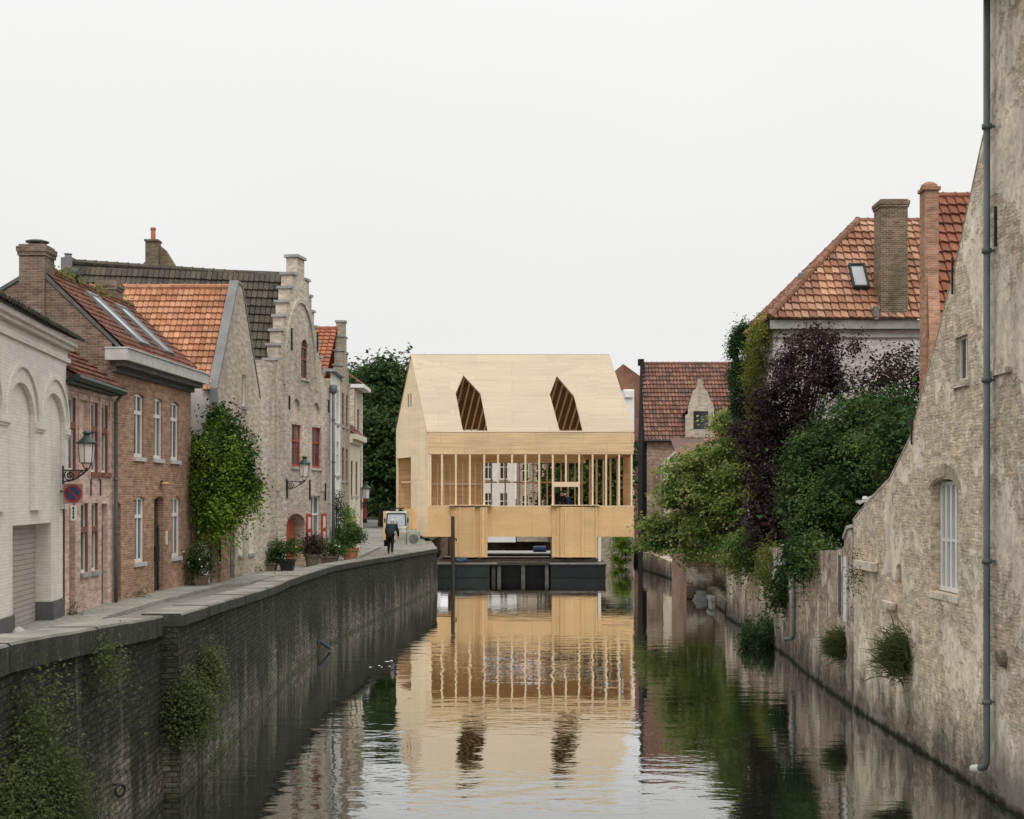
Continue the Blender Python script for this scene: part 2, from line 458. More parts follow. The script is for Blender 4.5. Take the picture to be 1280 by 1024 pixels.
M['deck'] = plain('weathered deck board', (.20, .18, .165), .85, .2, .25, 3, .3)
M['steel_green'] = plain('dark green pontoon steel', (.012, .022, .020), .5, .4, .35, 1.5, .1)
M['steel_dark'] = plain('blue black pontoon steel', (.007, .011, .013), .45, .4, .3, 1.5, .1)
M['rust'] = plain('rusty beam', (.13, .065, .045), .8, .2, .4, 5, .3)
M['concrete'] = plain('pale concrete', (.40, .385, .34), .9, .15, .2, 3, .3)
M['concrete_green'] = plain('greenish concrete', (.34, .36, .28), .9, .15, .25, 3, .3)
M['skin'] = plain('skin', (.48, .29, .21), .5, .35, .06, 10)
M['jacket'] = plain('dark green blue jacket', (.016, .028, .033), .8, .2, .2, 9, .2)
M['dark_cloth'] = plain('black trousers', (.012, .012, .014), .85, .15, .2, 9)
M['blue_cloth'] = plain('navy work jacket', (.022, .05, .12), .8, .2, .2, 9)
M['white_cloth'] = plain('white shirt', (.70, .70, .68), .85, .15, .08, 9)
M['grey_hair'] = plain('grey hair', (.52, .51, .49), .7, .2, .2, 30)
M['dark_hair'] = plain('brown hair', (.035, .022, .015), .6, .3, .2, 30)
M['shoe'] = plain('dark shoe', (.02, .017, .015), .6, .3, .1, 9)
M['sign_blue'] = plain('sign blue', (.02, .055, .16), .4, .4, .04, 4)
M['sign_red'] = plain('sign red', (.30, .03, .03), .4, .4, .06, 4)
M['sign_white'] = plain('sign white', (.68, .67, .64), .4, .4, .04, 4)
M['sign_black'] = plain('sign black', (.02, .02, .02), .4, .4, .04, 4)
M['quay'] = quaymat()
M['water'] = watermat()
M['leaf_ivy'] = leafmat('bright creeper leaf', [(.04, .09, .014), (.15, .25, .03), (.33, .43, .08)], .35)
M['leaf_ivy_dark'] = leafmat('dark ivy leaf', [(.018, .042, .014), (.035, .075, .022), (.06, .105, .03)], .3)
M['leaf_maple'] = leafmat('maple leaf', [(.035, .08, .02), (.11, .18, .042), (.25, .30, .08), (.37, .36, .11)], .3)
M['leaf_purple'] = leafmat('purple leaf', [(.014, .010, .011), (.040, .024, .025), (.10, .062, .058)], .25)
M['leaf_bush'] = leafmat('evergreen leaf', [(.014, .034, .010), (.045, .085, .022), (.15, .205, .06)], .22)
M['leaf_tree'] = leafmat('dense tree leaf', [(.014, .030, .010), (.035, .066, .020), (.10, .145, .05)], .3)
M['leaf_weed'] = leafmat('wall weed', [(.05, .075, .025), (.09, .115, .045), (.14, .15, .07)], .35)
M['leaf_yellow'] = leafmat('yellow green creeper', [(.10, .13, .025), (.17, .19, .04), (.24, .23, .055)], .4)
M['leaf_pot'] = leafmat('pot plant leaf', [(.03, .065, .02), (.06, .11, .03), (.11, .16, .05)], .35)
M['leaf_bronze'] = leafmat('bronze leaf', [(.04, .025, .02), (.07, .045, .03), (.10, .07, .05)], .3)
M['flower_w'] = plain('white petals', (.78, .78, .76), .7, .2, .05, 9)
M['flower_o'] = plain('orange petals', (.55, .22, .10), .7, .2, .1, 9)
def copingmat():
    q = Mat('worn bluestone coping', .85, .2)
    col = q.vary((.235, .222, .19), q.noise(None, 1.2, 8, .65), .55, 1.35)
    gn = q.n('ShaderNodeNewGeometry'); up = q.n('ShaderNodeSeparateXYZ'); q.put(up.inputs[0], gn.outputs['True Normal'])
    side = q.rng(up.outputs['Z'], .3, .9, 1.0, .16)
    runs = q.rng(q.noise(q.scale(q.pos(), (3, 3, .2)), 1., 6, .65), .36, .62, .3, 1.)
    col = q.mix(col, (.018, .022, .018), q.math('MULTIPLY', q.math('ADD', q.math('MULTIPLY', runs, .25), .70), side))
    sp = q.rng(q.noise(None, 16, 4, .65), .58, .68)
    col = q.mix(col, (.26, .255, .215), q.math('MULTIPLY', sp, .45))
    return q.done(col, q.bump(q.noise(None, 9, 6, .7), .6, .02))
M['coping'] = copingmat()
def paving(name, c, w, h):
    q = Mat(name, .9, .2)
    t = q.n('ShaderNodeTexBrick')
    q.put(t.inputs['Vector'], q.uv())
    for k, v in (('Color1', c), ('Color2', tuple(x * .82 for x in c)), ('Mortar', tuple(x * .5 for x in c))):
        q.put(t.inputs[k], v)
    t.inputs['Scale'].default_value = 1
    t.inputs['Mortar Size'].default_value = .012
    t.inputs['Brick Width'].default_value = w
    t.inputs['Row Height'].default_value = h
    col = q.vary(t.outputs['Color'], q.noise(None, .6, 7, .65), .68, 1.25)
    col = q.mix(col, (.07, .08, .04), q.math('MULTIPLY', q.rng(q.noise(None, 2.4, 7, .7), .56, .7), .5))
    return q.done(col, q.bump(t.outputs['Fac'], .4, -.01))
M['pavement'] = paving('pavement slabs', (.33, .315, .275), .3, .3)
M['road'] = paving('cobbled street', (.25, .24, .21), .18, .12)
M['earth'] = plain('garden earth', (.06, .06, .035), .95, .1, .3, 1.5, .4)

# ---------------------------------------------------------------- geometry helpers
def V(*a):
    return Vector(a)
UP = V(0, 0, 1)
def at(px, py, D):
    """photo pixel and distance -> point in the place"""
    return V((px - 640) * D / FPX, D, CZ - (py - HY) * D / FPX)

class Fr:
    """vertical plane from A to B (plan), outward normal to the right-hand side of A->B"""
    def __init__(s, A, B):
        s.A, s.B = Vector(A), Vector(B)
        s.L = (s.B - s.A).length
        s.t = (s.B - s.A) / s.L
        s.n = Vector((s.t.y, -s.t.x))
    def P(s, u, z, d=0.):
        q = s.A + s.t * u + s.n * d
        return V(q.x, q.y, z)
    def u(s, px):
        k = (px - 640) / FPX
        return (k * s.A.y - s.A.x) / (s.t.x - k * s.t.y)
    def uz(s, px, py):
        u = s.u(px)
        D = s.A.y + u * s.t.y
        return u, CZ - (py - HY) * D / FPX
    def rect(s, x0, x1, y0, y1):
        a, b = sorted((s.u(x0), s.u(x1)))
        D = s.A.y + (a + b) / 2 * s.t.y
        z0, z1 = sorted((CZ - (y0 - HY) * D / FPX, CZ - (y1 - HY) * D / FPX))
        return a, b, z0, z1
    @property
    def t3(s): return V(s.t.x, s.t.y, 0)
    @property
    def n3(s): return V(s.n.x, s.n.y, 0)

WL = {}
def tag(o, label, cat, group=None, kind=None):
    if label: o['label'] = label
    if cat: o['category'] = cat
    if group: o['group'] = group
    if kind: o['kind'] = kind
    return o
def thing(name, label, cat, loc=(0, 0, 0), group=None):
    o = bpy.data.objects.new(name, None)
    o.empty_display_size = .3
    COL.objects.link(o)
    o.location = loc
    WL[o.name] = Vector(loc)
    return tag(o, label, cat, group)

def inpoly(x, y, poly):
    c = False
    j = len(poly) - 1
    for i in range(len(poly)):
        xi, yi = poly[i]; xj, yj = poly[j]
        if (yi > y) != (yj > y) and x < (xj - xi) * (y - yi) / (yj - yi) + xi:
            c = not c
        j = i
    return c

class MB:
    def __init__(s):
        s.v, s.f, s.uv = [], [], {}
    def poly(s, pts, uv=None):
        i = len(s.v)
        s.v.extend([tuple(p) for p in pts])
        s.f.append(tuple(range(i, i + len(pts))))
        if uv is not None:
            s.uv[len(s.f) - 1] = uv
    def tess(s, loops):
        flat = [p for l in loops for p in l]
        i = len(s.v)
        s.v.extend([tuple(p) for p in flat])
        for t in tessellate_polygon([[Vector(p) for p in l] for l in loops]):
            s.f.append(tuple(i + k for k in t))
    def prism(s, fr, pts, d0, d1):
        a = [fr.P(u, z, d1) for u, z in pts]
        b = [fr.P(u, z, d0) for u, z in pts]
        if len(pts) == 4:
            s.poly(a); s.poly(b[::-1])
        else:
            s.tess([a]); s.tess([b])
        n = len(pts)
        for i in range(n):
            j = (i + 1) % n
            s.poly([a[i], b[i], b[j], a[j]])
    def fbox(s, fr, u0, u1, z0, z1, d0, d1):
        s.prism(fr, [(u0, z0), (u1, z0), (u1, z1), (u0, z1)], d0, d1)
    def box(s, x0, x1, y0, y1, z0, z1):
        p = lambda x, y, z: (x, y, z)
        s.poly([p(x0, y0, z0), p(x1, y0, z0), p(x1, y0, z1), p(x0, y0, z1)])
        s.poly([p(x1, y1, z0), p(x0, y1, z0), p(x0, y1, z1), p(x1, y1, z1)])
        s.poly([p(x0, y1, z0), p(x0, y0, z0), p(x0, y0, z1), p(x0, y1, z1)])
        s.poly([p(x1, y0, z0), p(x1, y1, z0), p(x1, y1, z1), p(x1, y0, z1)])
        s.poly([p(x0, y0, z1), p(x1, y0, z1), p(x1, y1, z1), p(x0, y1, z1)])
        s.poly([p(x0, y1, z0), p(x1, y1, z0), p(x1, y0, z0), p(x0, y0, z0)])
    def extr(s, loop, vec):
        """closed loop of 3D points pushed along vec"""
        vec = Vector(vec)
        a = [Vector(p) for p in loop]
        b = [p + vec for p in a]
        s.tess([a]); s.tess([b])
        n = len(a)
        for i in range(n):
            j = (i + 1) % n
            s.poly([a[i], a[j], b[j], b[i]])
    def beam(s, a, b, w, h, up=UP):
        a, b = Vector(a), Vector(b)
        d = (b - a).normalized()
        x = d.cross(up)
        if x.length < 1e-4:
            x = d.cross(V(0, 1, 0))
        x.normalize()
        y = x.cross(d)
        x *= w / 2; y *= h / 2
        s.extr([a - x - y, a + x - y, a + x + y, a - x + y], b - a)
    def tube(s, path, r, n=8, cap=True):
        path = [Vector(p) for p in path]
        m = len(path)
        rr = r if isinstance(r, (list, tuple)) else [r] * m
        i0 = len(s.v)
        px = None
        for i, p in enumerate(path):
            d = (path[min(i + 1, m - 1)] - path[max(i - 1, 0)]).normalized()
            if px is None:
                px = d.orthogonal().normalized()
            px = (px - d * px.dot(d))
            if px.length < 1e-5: px = d.orthogonal()
            px.normalize()
            py = d.cross(px)
            for k in range(n):
                a = 2 * math.pi * k / n
                s.v.append(tuple(p + (px * math.cos(a) + py * math.sin(a)) * rr[i]))
        for i in range(m - 1):
            for k in range(n):
                k2 = (k + 1) % n
                s.f.append((i0 + i * n + k, i0 + i * n + k2, i0 + (i + 1) * n + k2, i0 + (i + 1) * n + k))
        if cap:
            s.f.append(tuple(i0 + k for k in range(n))[::-1])
            s.f.append(tuple(i0 + (m - 1) * n + k for k in range(n)))
    def lathe(s, c, prof, n=14, rot=0.):
        c = Vector(c)
        i0 = len(s.v)
        for r, z in prof:
            for k in range(n):
                a = 2 * math.pi * k / n + rot
                s.v.append((c.x + r * math.cos(a), c.y + r * math.sin(a), c.z + z))
        for i in range(len(prof) - 1):
            for k in range(n):
                k2 = (k + 1) % n
                s.f.append((i0 + i * n + k, i0 + i * n + k2, i0 + (i + 1) * n + k2, i0 + (i + 1) * n + k))
        s.f.append(tuple(i0 + k for k in range(n))[::-1])
        s.f.append(tuple(i0 + (len(prof) - 1) * n + k for k in range(n)))
    def ball(s, c, rx, ry, rz, n=10, m=7):
        c = Vector(c)
        i0 = len(s.v)
        for i in range(m + 1):
            th = math.pi * i / m
            r = max(math.sin(th), .02)
            for k in range(n):
                a = 2 * math.pi * k / n
                s.v.append((c.x + rx * r * math.cos(a), c.y + ry * r * math.sin(a), c.z + rz * math.cos(th)))
        for i in range(m):
            for k in range(n):
                k2 = (k + 1) % n
                s.f.append((i0 + i * n + k, i0 + (i + 1) * n + k, i0 + (i + 1) * n + k2, i0 + i * n + k2))
    def wall(s, fr, outer, holes=(), depth=.18, d=0., thick=None):
        """wall sheet with real openings and their reveals; holes are (u,z) loops or (loop, depth)"""
        loops = [[fr.P(u, z, d) for u, z in outer]]
        for h in holes:
            if isinstance(h, tuple): h, dep = h
            else: dep = depth
            loops.append([fr.P(u, z, d) for u, z in h])
            for i in range(len(h)):
                j = (i + 1) % len(h)
                s.poly([fr.P(*h[i], d), fr.P(*h[j], d), fr.P(*h[j], d - dep), fr.P(*h[i], d - dep)])
        s.tess(loops)
        if thick:
            for i in range(len(outer)):
                j = (i + 1) % len(outer)
                s.poly([fr.P(*outer[i], d), fr.P(*outer[i], d - thick), fr.P(*outer[j], d - thick), fr.P(*outer[j], d)])
            s.tess([[fr.P(u, z, d - thick) for u, z in outer]])
    def tiles(s, P0, U, Vv, poly, tw=.25, th=.33, amp=.045, strips=6, seed=1, lift=.055):
        rnd = random.Random(seed)
        U, Vv = Vector(U).normalized(), Vector(Vv).normalized()
        N = U.cross(Vv)
        if N.z < 0: N = -N
        us = [p[0] for p in poly]; vv = [p[1] for p in poly]
        i0, i1 = math.floor(min(us) / tw), math.ceil(max(us) / tw)
        j0, j1 = math.floor(min(vv) / th), math.ceil(max(vv) / th)
        prof = []
        cut = [0, .09, .22, .42, .62, .80, .93, 1.0]
        hgt = [-.35, .75, 1.0, .80, .55, .48, .42, -.35]
        strips = len(cut) - 1
        prof = [amp * h for h in hgt]
        for j in range(j0, j1):
            for i in range(i0, i1):
                if not any(inpoly((i + a) * tw, (j + b) * th, poly) for a in (.05, .5, .95) for b in (.1, .9)):
                    continue
                dz, ds, tl = rnd.uniform(-.006, .008), rnd.uniform(-.012, .012), rnd.uniform(-.006, .006)
                for k in range(strips):
                    ua, ub = (i + cut[k]) * tw, (i + cut[k + 1]) * tw
                    if not inpoly((ua + ub) / 2, (j + .5) * th, poly): continue
                    va, vb = j * th - .03 + ds, (j + 1) * th
                    ha, hb = prof[k], prof[k + 1]
                    f = lambda u, v, h: P0 + U * u + Vv * v + N * h
                    lo = lift + dz
                    p = [f(ua, va, ha + lo), f(ub, va, hb + lo + tl), f(ub, vb, hb), f(ua, vb, ha)]
                    e = .02
                    g0, g1 = i + e + (1 - 2 * e) * cut[k], i + e + (1 - 2 * e) * cut[k + 1]
                    q = [(g0, j + e), (g1, j + e), (g1, j + 1 - e), (g0, j + 1 - e)]
                    s.poly(p, q)
                    s.poly([f(ua, va, ha - .02), f(ub, va, hb - .02), p[1], p[0]], [q[0], q[1], q[1], q[0]])
        s.poly([P0 + U * u + Vv * v - N * .015 for u, v in poly], [(u / tw, v / th) for u, v in poly])
    def ridge(s, A, B, r=.11, seg=.38, n=8):
        A, B = Vector(A), Vector(B)
        L = (B - A).length
        m = max(1, int(L / seg))
        for i in range(m):
            a = A.lerp(B, i / m); b = A.lerp(B, (i + 1.08) / m)
            s.tube([a, a.lerp(b, .85), a.lerp(b, .86), b], [r * .92, r, r * 1.12, r * 1.12], n)
    def build(s, name, mat, parent=None, smooth=False, local=False, uvs=True):
        me = bpy.data.meshes.new(name)
        me.from_pydata(s.v, [], s.f)
        me.materials.append(M[mat] if isinstance(mat, str) else mat)
        if uvs:
            lay = me.uv_layers.new(name='UVMap')
            co = [Vector(v) for v in s.v]
            buf = np.zeros(len(me.loops) * 2, dtype=np.float32)
            for p in me.polygons:
                own = s.uv.get(p.index)
                if own is not None:
                    for li, q in zip(p.loop_indices, own):
                        buf[2 * li], buf[2 * li + 1] = q
                    continue
                nn = p.normal
                if abs(nn.z) < .97:
                    t = V(-nn.y, nn.x, 0).normalized()
                    if abs(t.x) > abs(t.y):
                        if t.x < 0: t = -t
                    elif t.y < 0: t = -t
                    w = nn.cross(t)
                    if w.z < 0: w = -w
                else:
                    t, w = V(1, 0, 0), V(0, 1, 0)
                for li, vi in zip(p.loop_indices, p.vertices):
                    buf[2 * li] = co[vi].dot(t); buf[2 * li + 1] = co[vi].dot(w)
            lay.data.foreach_set('uv', buf)
        if smooth:
            for p in me.polygons: p.use_smooth = True
        me.validate()
        o = bpy.data.objects.new(name, me)
        COL.objects.link(o)
        if parent is not None:
            o.parent = parent
            if local:
                WL[o.name] = WL.get(parent.name, V(0, 0, 0)).copy()
            else:
                o.location = -WL.get(parent.name, V(0, 0, 0))
                WL[o.name] = V(0, 0, 0)
        else:
            WL[o.name] = V(0, 0, 0)
        return o

def build_each(b, name, mat, parent):
    """every box collected in b (six faces each) becomes a part of its own"""
    out = []
    for i in range(0, len(b.f), 6):
        c = MB()
        for f in b.f[i:i + 6]:
            c.poly([b.v[k] for k in f])
        out.append(c.build(name, mat, parent))
    return out
def lo(rect):
    u0, u1, z0, z1 = rect
    return [(u0, z0), (u1, z0), (u1, z1), (u0, z1)]
def arch_loop(u0, u1, z0, zs, rise, n=10):
    """opening with an elliptic head: springs at zs, rises by rise"""
    c, r = (u0 + u1) / 2, (u1 - u0) / 2
    return [(u0, z0), (u1, z0)] + [(c + r * math.cos(math.pi * k / n), zs + rise * math.sin(math.pi * k / n)) for k in range(n + 1)]

def window(fr, rect, parent, frame='white_paint', dep=.16, fw=.065, mull=1, trans=(.7,), sill='sillstone', glass='glass', bars=None, d=0., label=None):
    u0, u1, z0, z1 = rect
    b = MB()
    a, c = d - dep, d - dep + .06
    b.fbox(fr, u0, u0 + fw, z0, z1, a, c)
    b.fbox(fr, u1 - fw, u1, z0, z1, a, c)
    b.fbox(fr, u0 + fw, u1 - fw, z0, z0 + fw * 1.2, a, c)
    b.fbox(fr, u0 + fw, u1 - fw, z1 - fw, z1, a, c)
    for k in range(mull):
        u = u0 + (u1 - u0) * (k + 1) / (mull + 1)
        b.fbox(fr, u - fw * .5, u + fw * .5, z0 + fw * 1.2, z1 - fw, a + .004, c - .01)
    for t in trans:
        z = z0 + (z1 - z0) * t
        b.fbox(fr, u0 + fw, u1 - fw, z - fw * .6, z + fw * .6, a + .002, c + .012)
    if bars:
        for k in range(1, bars[0]):
            u = u0 + (u1 - u0) * k / bars[0]
            b.fbox(fr, u - .012, u + .012, z0 + fw, z1 - fw, a + .006, c - .02)
        for k in range(1, bars[1]):
            z = z0 + (z1 - z0) * k / bars[1]
            b.fbox(fr, u0 + fw, u1 - fw, z - .012, z + .012, a + .007, c - .02)
    w = b.build('window', frame, parent)
    if label: w['label'] = label
    p = MB()
    p.poly([fr.P(u0 + .01, z0 + .01, a + .025), fr.P(u1 - .01, z0 + .01, a + .025), fr.P(u1 - .01, z1 - .01, a + .025), fr.P(u0 + .01, z1 - .01, a + .025)])
    p.build('pane', glass, w)
    if sill:
        s_ = MB()
        s_.fbox(fr, u0 - .07, u1 + .07, z0 - .11, z0 - .003, a, d + .07)
        s_.build('sill', sill, w)
    return w

def door(fr, rect, parent, mat='green_dark', dep=.2, fan=.0, panels=2, frame=None, handle='iron', label=None, d=0., name='door'):
    u0, u1, z0, z1 = rect
    zt = z1 - fan
    a = d - dep
    b = MB()
    b.fbox(fr, u0, u1, z0, zt, a - .05, a)
    hh = (zt - z0 - .3) / panels
    for k in range(panels):
        b.fbox(fr, u0 + .12, u1 - .12, z0 + .18 + k * hh, z0 + .08 + (k + 1) * hh, a, a + .015)
    b.fbox(fr, u0, u0 + .05, z0, zt, a, a + .03); b.fbox(fr, u1 - .05, u1, z0, zt, a, a + .03)
    b.fbox(fr, u0 + .05, u1 - .05, zt - .07, zt, a, a + .03)
    w = b.build(name, mat, parent)
    if label: w['label'] = label
    if handle:
        h = MB()
        h.tube([fr.P(u1 - .13, (z0 + zt) / 2, a), fr.P(u1 - .13, (z0 + zt) / 2, a + .06), fr.P(u1 - .24, (z0 + zt) / 2, a + .06)], .014, 6)
        h.build('handle', handle, w)
    if fan:
        p = MB(); p.poly([fr.P(u0, zt + .01, a - .01), fr.P(u1, zt + .01, a - .01), fr.P(u1, z1, a - .01), fr.P(u0, z1, a - .01)])
        p.build('fanlight', 'glass_dark', w)
    return w

# ---------------------------------------------------------------- foliage helpers
def leaf_mesh(name, mat, parent, pts, nrm, size, seed=0, aspect=.62, label=None):
    """one small diamond leaf at each point"""
    rg = np.random.default_rng(seed)
    n = len(pts)
    d = rg.normal(size=(n, 3))
    nrm = nrm + 1e-6
    nrm /= np.linalg.norm(nrm, axis=1)[:, None]
    t = np.cross(nrm, d); t /= (np.linalg.norm(t, axis=1)[:, None] + 1e-9)
    b = np.cross(nrm, t)
    s = size * rg.uniform(.6, 1.35, n)[:, None]
    fold = nrm * s * .18
    v = np.empty((n, 4, 3), dtype=np.float32)
    v[:, 0] = pts - t * s * .5
    v[:, 1] = pts + b * s * .5 * aspect + fold
    v[:, 2] = pts + t * s * .5
    v[:, 3] = pts - b * s * .5 * aspect + fold
    me = bpy.data.meshes.new(name)
    me.vertices.add(n * 4); me.loops.add(n * 4); me.polygons.add(n)
    me.vertices.foreach_set('co', v.reshape(-1))
    me.loops.foreach_set('vertex_index', np.arange(n * 4, dtype=np.int32))
    me.polygons.foreach_set('loop_start', np.arange(0, n * 4, 4, dtype=np.int32))
    me.polygons.foreach_set('loop_total', np.full(n, 4, dtype=np.int32))
    me.materials.append(M[mat])
    me.update(); me.validate()
    o = bpy.data.objects.new(name, me)
    COL.objects.link(o)
    if parent is not None:
        o.parent = parent
        o.location = -WL[parent.name]
    WL[o.name] = V(0, 0, 0)
    return o

def crown_points(blobs, nclump, per, seed, spread=.28, flat=.55, shell=.55, droop=0., upb=.8):
    """leaf points: clumps scattered through the outer part of ellipsoid blobs [(centre, (rx,ry,rz), weight)]"""
    rg = np.random.default_rng(seed)
    w = np.array([b[2] * (b[1][0] * b[1][1] * b[1][2]) ** (2 / 3) for b in blobs]); w /= w.sum()
    P, Nn = [], []
    for i in rg.choice(len(blobs), nclump, p=w):
        c, r, _ = blobs[i]
        d = rg.normal(size=3); d /= np.linalg.norm(d)
        q = shell + (1.06 - shell) * rg.random() ** .6
        ctr = np.array(c) + d * np.array(r) * q
        k = int(per * rg.uniform(.4, 1.6))
        sp = spread * rg.uniform(.6, 1.4)
        off = rg.normal(size=(k, 3)) * sp * np.array([1, 1, flat])
        off[:, 2] -= droop * (off[:, 0] ** 2 + off[:, 1] ** 2) / max(sp, .01)
        P.append(ctr + off)
        nn = rg.normal(size=(k, 3)) * .55 + d * .5 + np.array([0, 0, upb])
        Nn.append(nn)
    return np.concatenate(P), np.concatenate(Nn)

def plant_tree(name, label, base, blobs, leaf, nclump, per, size, seed, group=None, trunk_r=.16, cat='tree', spread=.28, flat=.55, shell=.55, droop=0., trunk=True, lean=None, crown='crown'):
    o = thing(name, label, cat, base, group)
    p, nn = crown_points(blobs, nclump, per, seed, spread, flat, shell, droop)
    leaf_mesh(crown, leaf, o, p, nn, size, seed)
    if trunk:
        rnd = random.Random(seed)
        b = MB()
        base = Vector(base)
        tot = sum((Vector(x[0]) for x in blobs), V(0, 0, 0)) / len(blobs)
        fork = base.lerp(tot, .55) + V(rnd.uniform(-.1, .1), 0, 0)
        if lean: fork += Vector(lean)
        b.tube([base - V(0, 0, .1), base.lerp(fork, .35) + V(rnd.uniform(-.1, .1), rnd.uniform(-.1, .1), 0), base.lerp(fork, .7), fork], [trunk_r * 1.35, trunk_r, trunk_r * .85, trunk_r * .7], 9)
        for c, r, _ in blobs:
            c = Vector(c)
            for k in range(6):
                e = c + V(rnd.uniform(-.6, .6) * r[0], rnd.uniform(-.6, .6) * r[1], rnd.uniform(-.2, .7) * r[2])
                m1 = fork.lerp(e, .5) + V(rnd.uniform(-.2, .2), rnd.uniform(-.2, .2), rnd.uniform(0, .3))
                b.tube([fork, m1, e], [trunk_r * .45, trunk_r * .25, trunk_r * .07], 5)
        b.build('trunk', 'bark', o, smooth=True)
    return o

def weed(name, label, root, nrm, mat, n, L, seed, up=.5, group=None, rad=.15, cat='plant', width=.02, sag=.5):
    """tuft of thin curved blades growing out of masonry"""
    rg = random.Random(seed)
    o = thing(name, label, cat, root, group)
    root, nrm = Vector(root), Vector(nrm).normalized()
    P, Nn = [], []
    b = MB()
    for _ in range(n):
        d = (nrm * rg.uniform(.3, 1.) + UP * rg.uniform(-.15, 1.) * up + V(rg.gauss(0, .55), rg.gauss(0, .55), rg.gauss(0, .35)))
        d.normalize()
        l = L * rg.uniform(.45, 1.1)
        p0 = root + V(rg.gauss(0, rad), rg.gauss(0, rad), rg.gauss(0, rad))
        p1 = p0 + d * l * .5
        p2 = p1 + (d - UP * sag).normalized() * l * .5
        sd_ = d.cross(V(rg.gauss(0, 1), rg.gauss(0, 1), rg.gauss(0, 1))).normalized() * width * rg.uniform(.6, 1.5)
        b.poly([p0 - sd_, p0 + sd_, p1 + sd_ * .9, p1 - sd_ * .9])
        b.poly([p1 - sd_ * .9, p1 + sd_ * .9, p2])
    b.build('foliage', mat, o, uvs=False)
    return o

# ================================================================ the setting
def lerp_tab(tab, x):
    if x <= tab[0][0]: return tab[0][1]
    for (a, va), (b, vb) in zip(tab, tab[1:]):
        if x <= b: return va + (vb - va) * (x - a) / (b - a)
    return tab[-1][1]
QX2 = [(22.5, -5.53), (25.4, -5.66), (33.5, -6.0), (37.8, -6.2), (45.7, -6.2), (53, -5.7), (60.7, -5.07), (68, -4.5), (73.4, -4.12), (74.4, -4.12), (76, -4.3), (85, -5.1), (100, -6.5), (140, -9)]
QZ2 = [(22.5, 3.06), (33.7, 2.75), (49, 2.60), (61, 2.38), (74, 2.17), (100, 2.25), (140, 2.5)]
QX1 = [(8, -4.95), (15.4, -5.6), (22.5, -5.80)]
QZ1 = [(8, 3.65), (15.4, 3.37), (22.4, 3.03)]
def street_z(D): return lerp_tab([(0, 2.1), (62, 2.1), (138, 2.75), (170, 3.0)], D)
FACADE = [(8, -8.1), (22, -9.42), (31.8, -10.5), (35.8, -10.53), (43.2, -10.2), (44.1, -9.56), (50.1, -9.26), (57.8, -7.72), (73, -7.72), (100, -9.4), (170, -17)]

def sheet(name, mat, rows, kind='structure'):
    """strip of quads through rows of points"""
    b = MB()
    for r0, r1 in zip(rows, rows[1:]):
        for i in range(len(r0) - 1):
            b.poly([r0[i], r0[i + 1], r1[i + 1], r1[i]])
    o = b.build(name, mat)
    o['kind'] = kind
    return o
# land either side and beyond, with the canal left open
b = MB()
land = lambda x0, x1, y0, y1, z: b.poly([(x0, y0, z), (x1, y0, z), (x1, y1, z), (x0, y1, z)])
land(-700, -7.2, -60, 145, 1.0); land(9.9, 700, -60, 145, 1.0); land(-700, 700, 145, 1800, 1.0)
b.build('ground', 'earth')['kind'] = 'structure'
b = MB(); b.poly([(-13, -30, 0), (14, -30, 0), (14, 146, 0), (-13, 146, 0)])
b.build('canal_water', 'water')['kind'] = 'structure'
b = MB(); b.poly([(-13, -30, -2), (14, -30, -2), (14, 146, -2), (-13, 146, -2)])
b.build('canal_bed', 'earth')['kind'] = 'structure'
rows = []
for D in [8, 15, 22, 26, 31.8, 35.8, 39, 43.2, 46, 50, 54, 57.8, 62, 68, 73, 80, 90, 100, 120, 140, 170]:
    xq = (lerp_tab(QX1, D) if D < 22.5 else lerp_tab(QX2, D)) - .4
    if D > 100: xq = -6.9 - (D - 100) * .09
    z = street_z(D)
    rows.append([V(xq, D, z), V((xq - 34) / 2, D, z), V(-34, D, z)])
sheet('street', 'road', rows)
rows = []
for D, x in [(8, -8.1), (22, -9.42), (31.8, -10.5), (35.8, -10.53), (43.2, -10.2), (44.1, -9.56), (50.1, -9.26), (57.8, -7.72), (73, -7.72)]:
    z = street_z(D) + .1
    w = 1.05 if D < 55 else .7
    rows.append([V(x + w, D, z - .1), V(x + w, D, z), V(x - .3, D, z)])
sheet('pavement', 'pavement', rows)

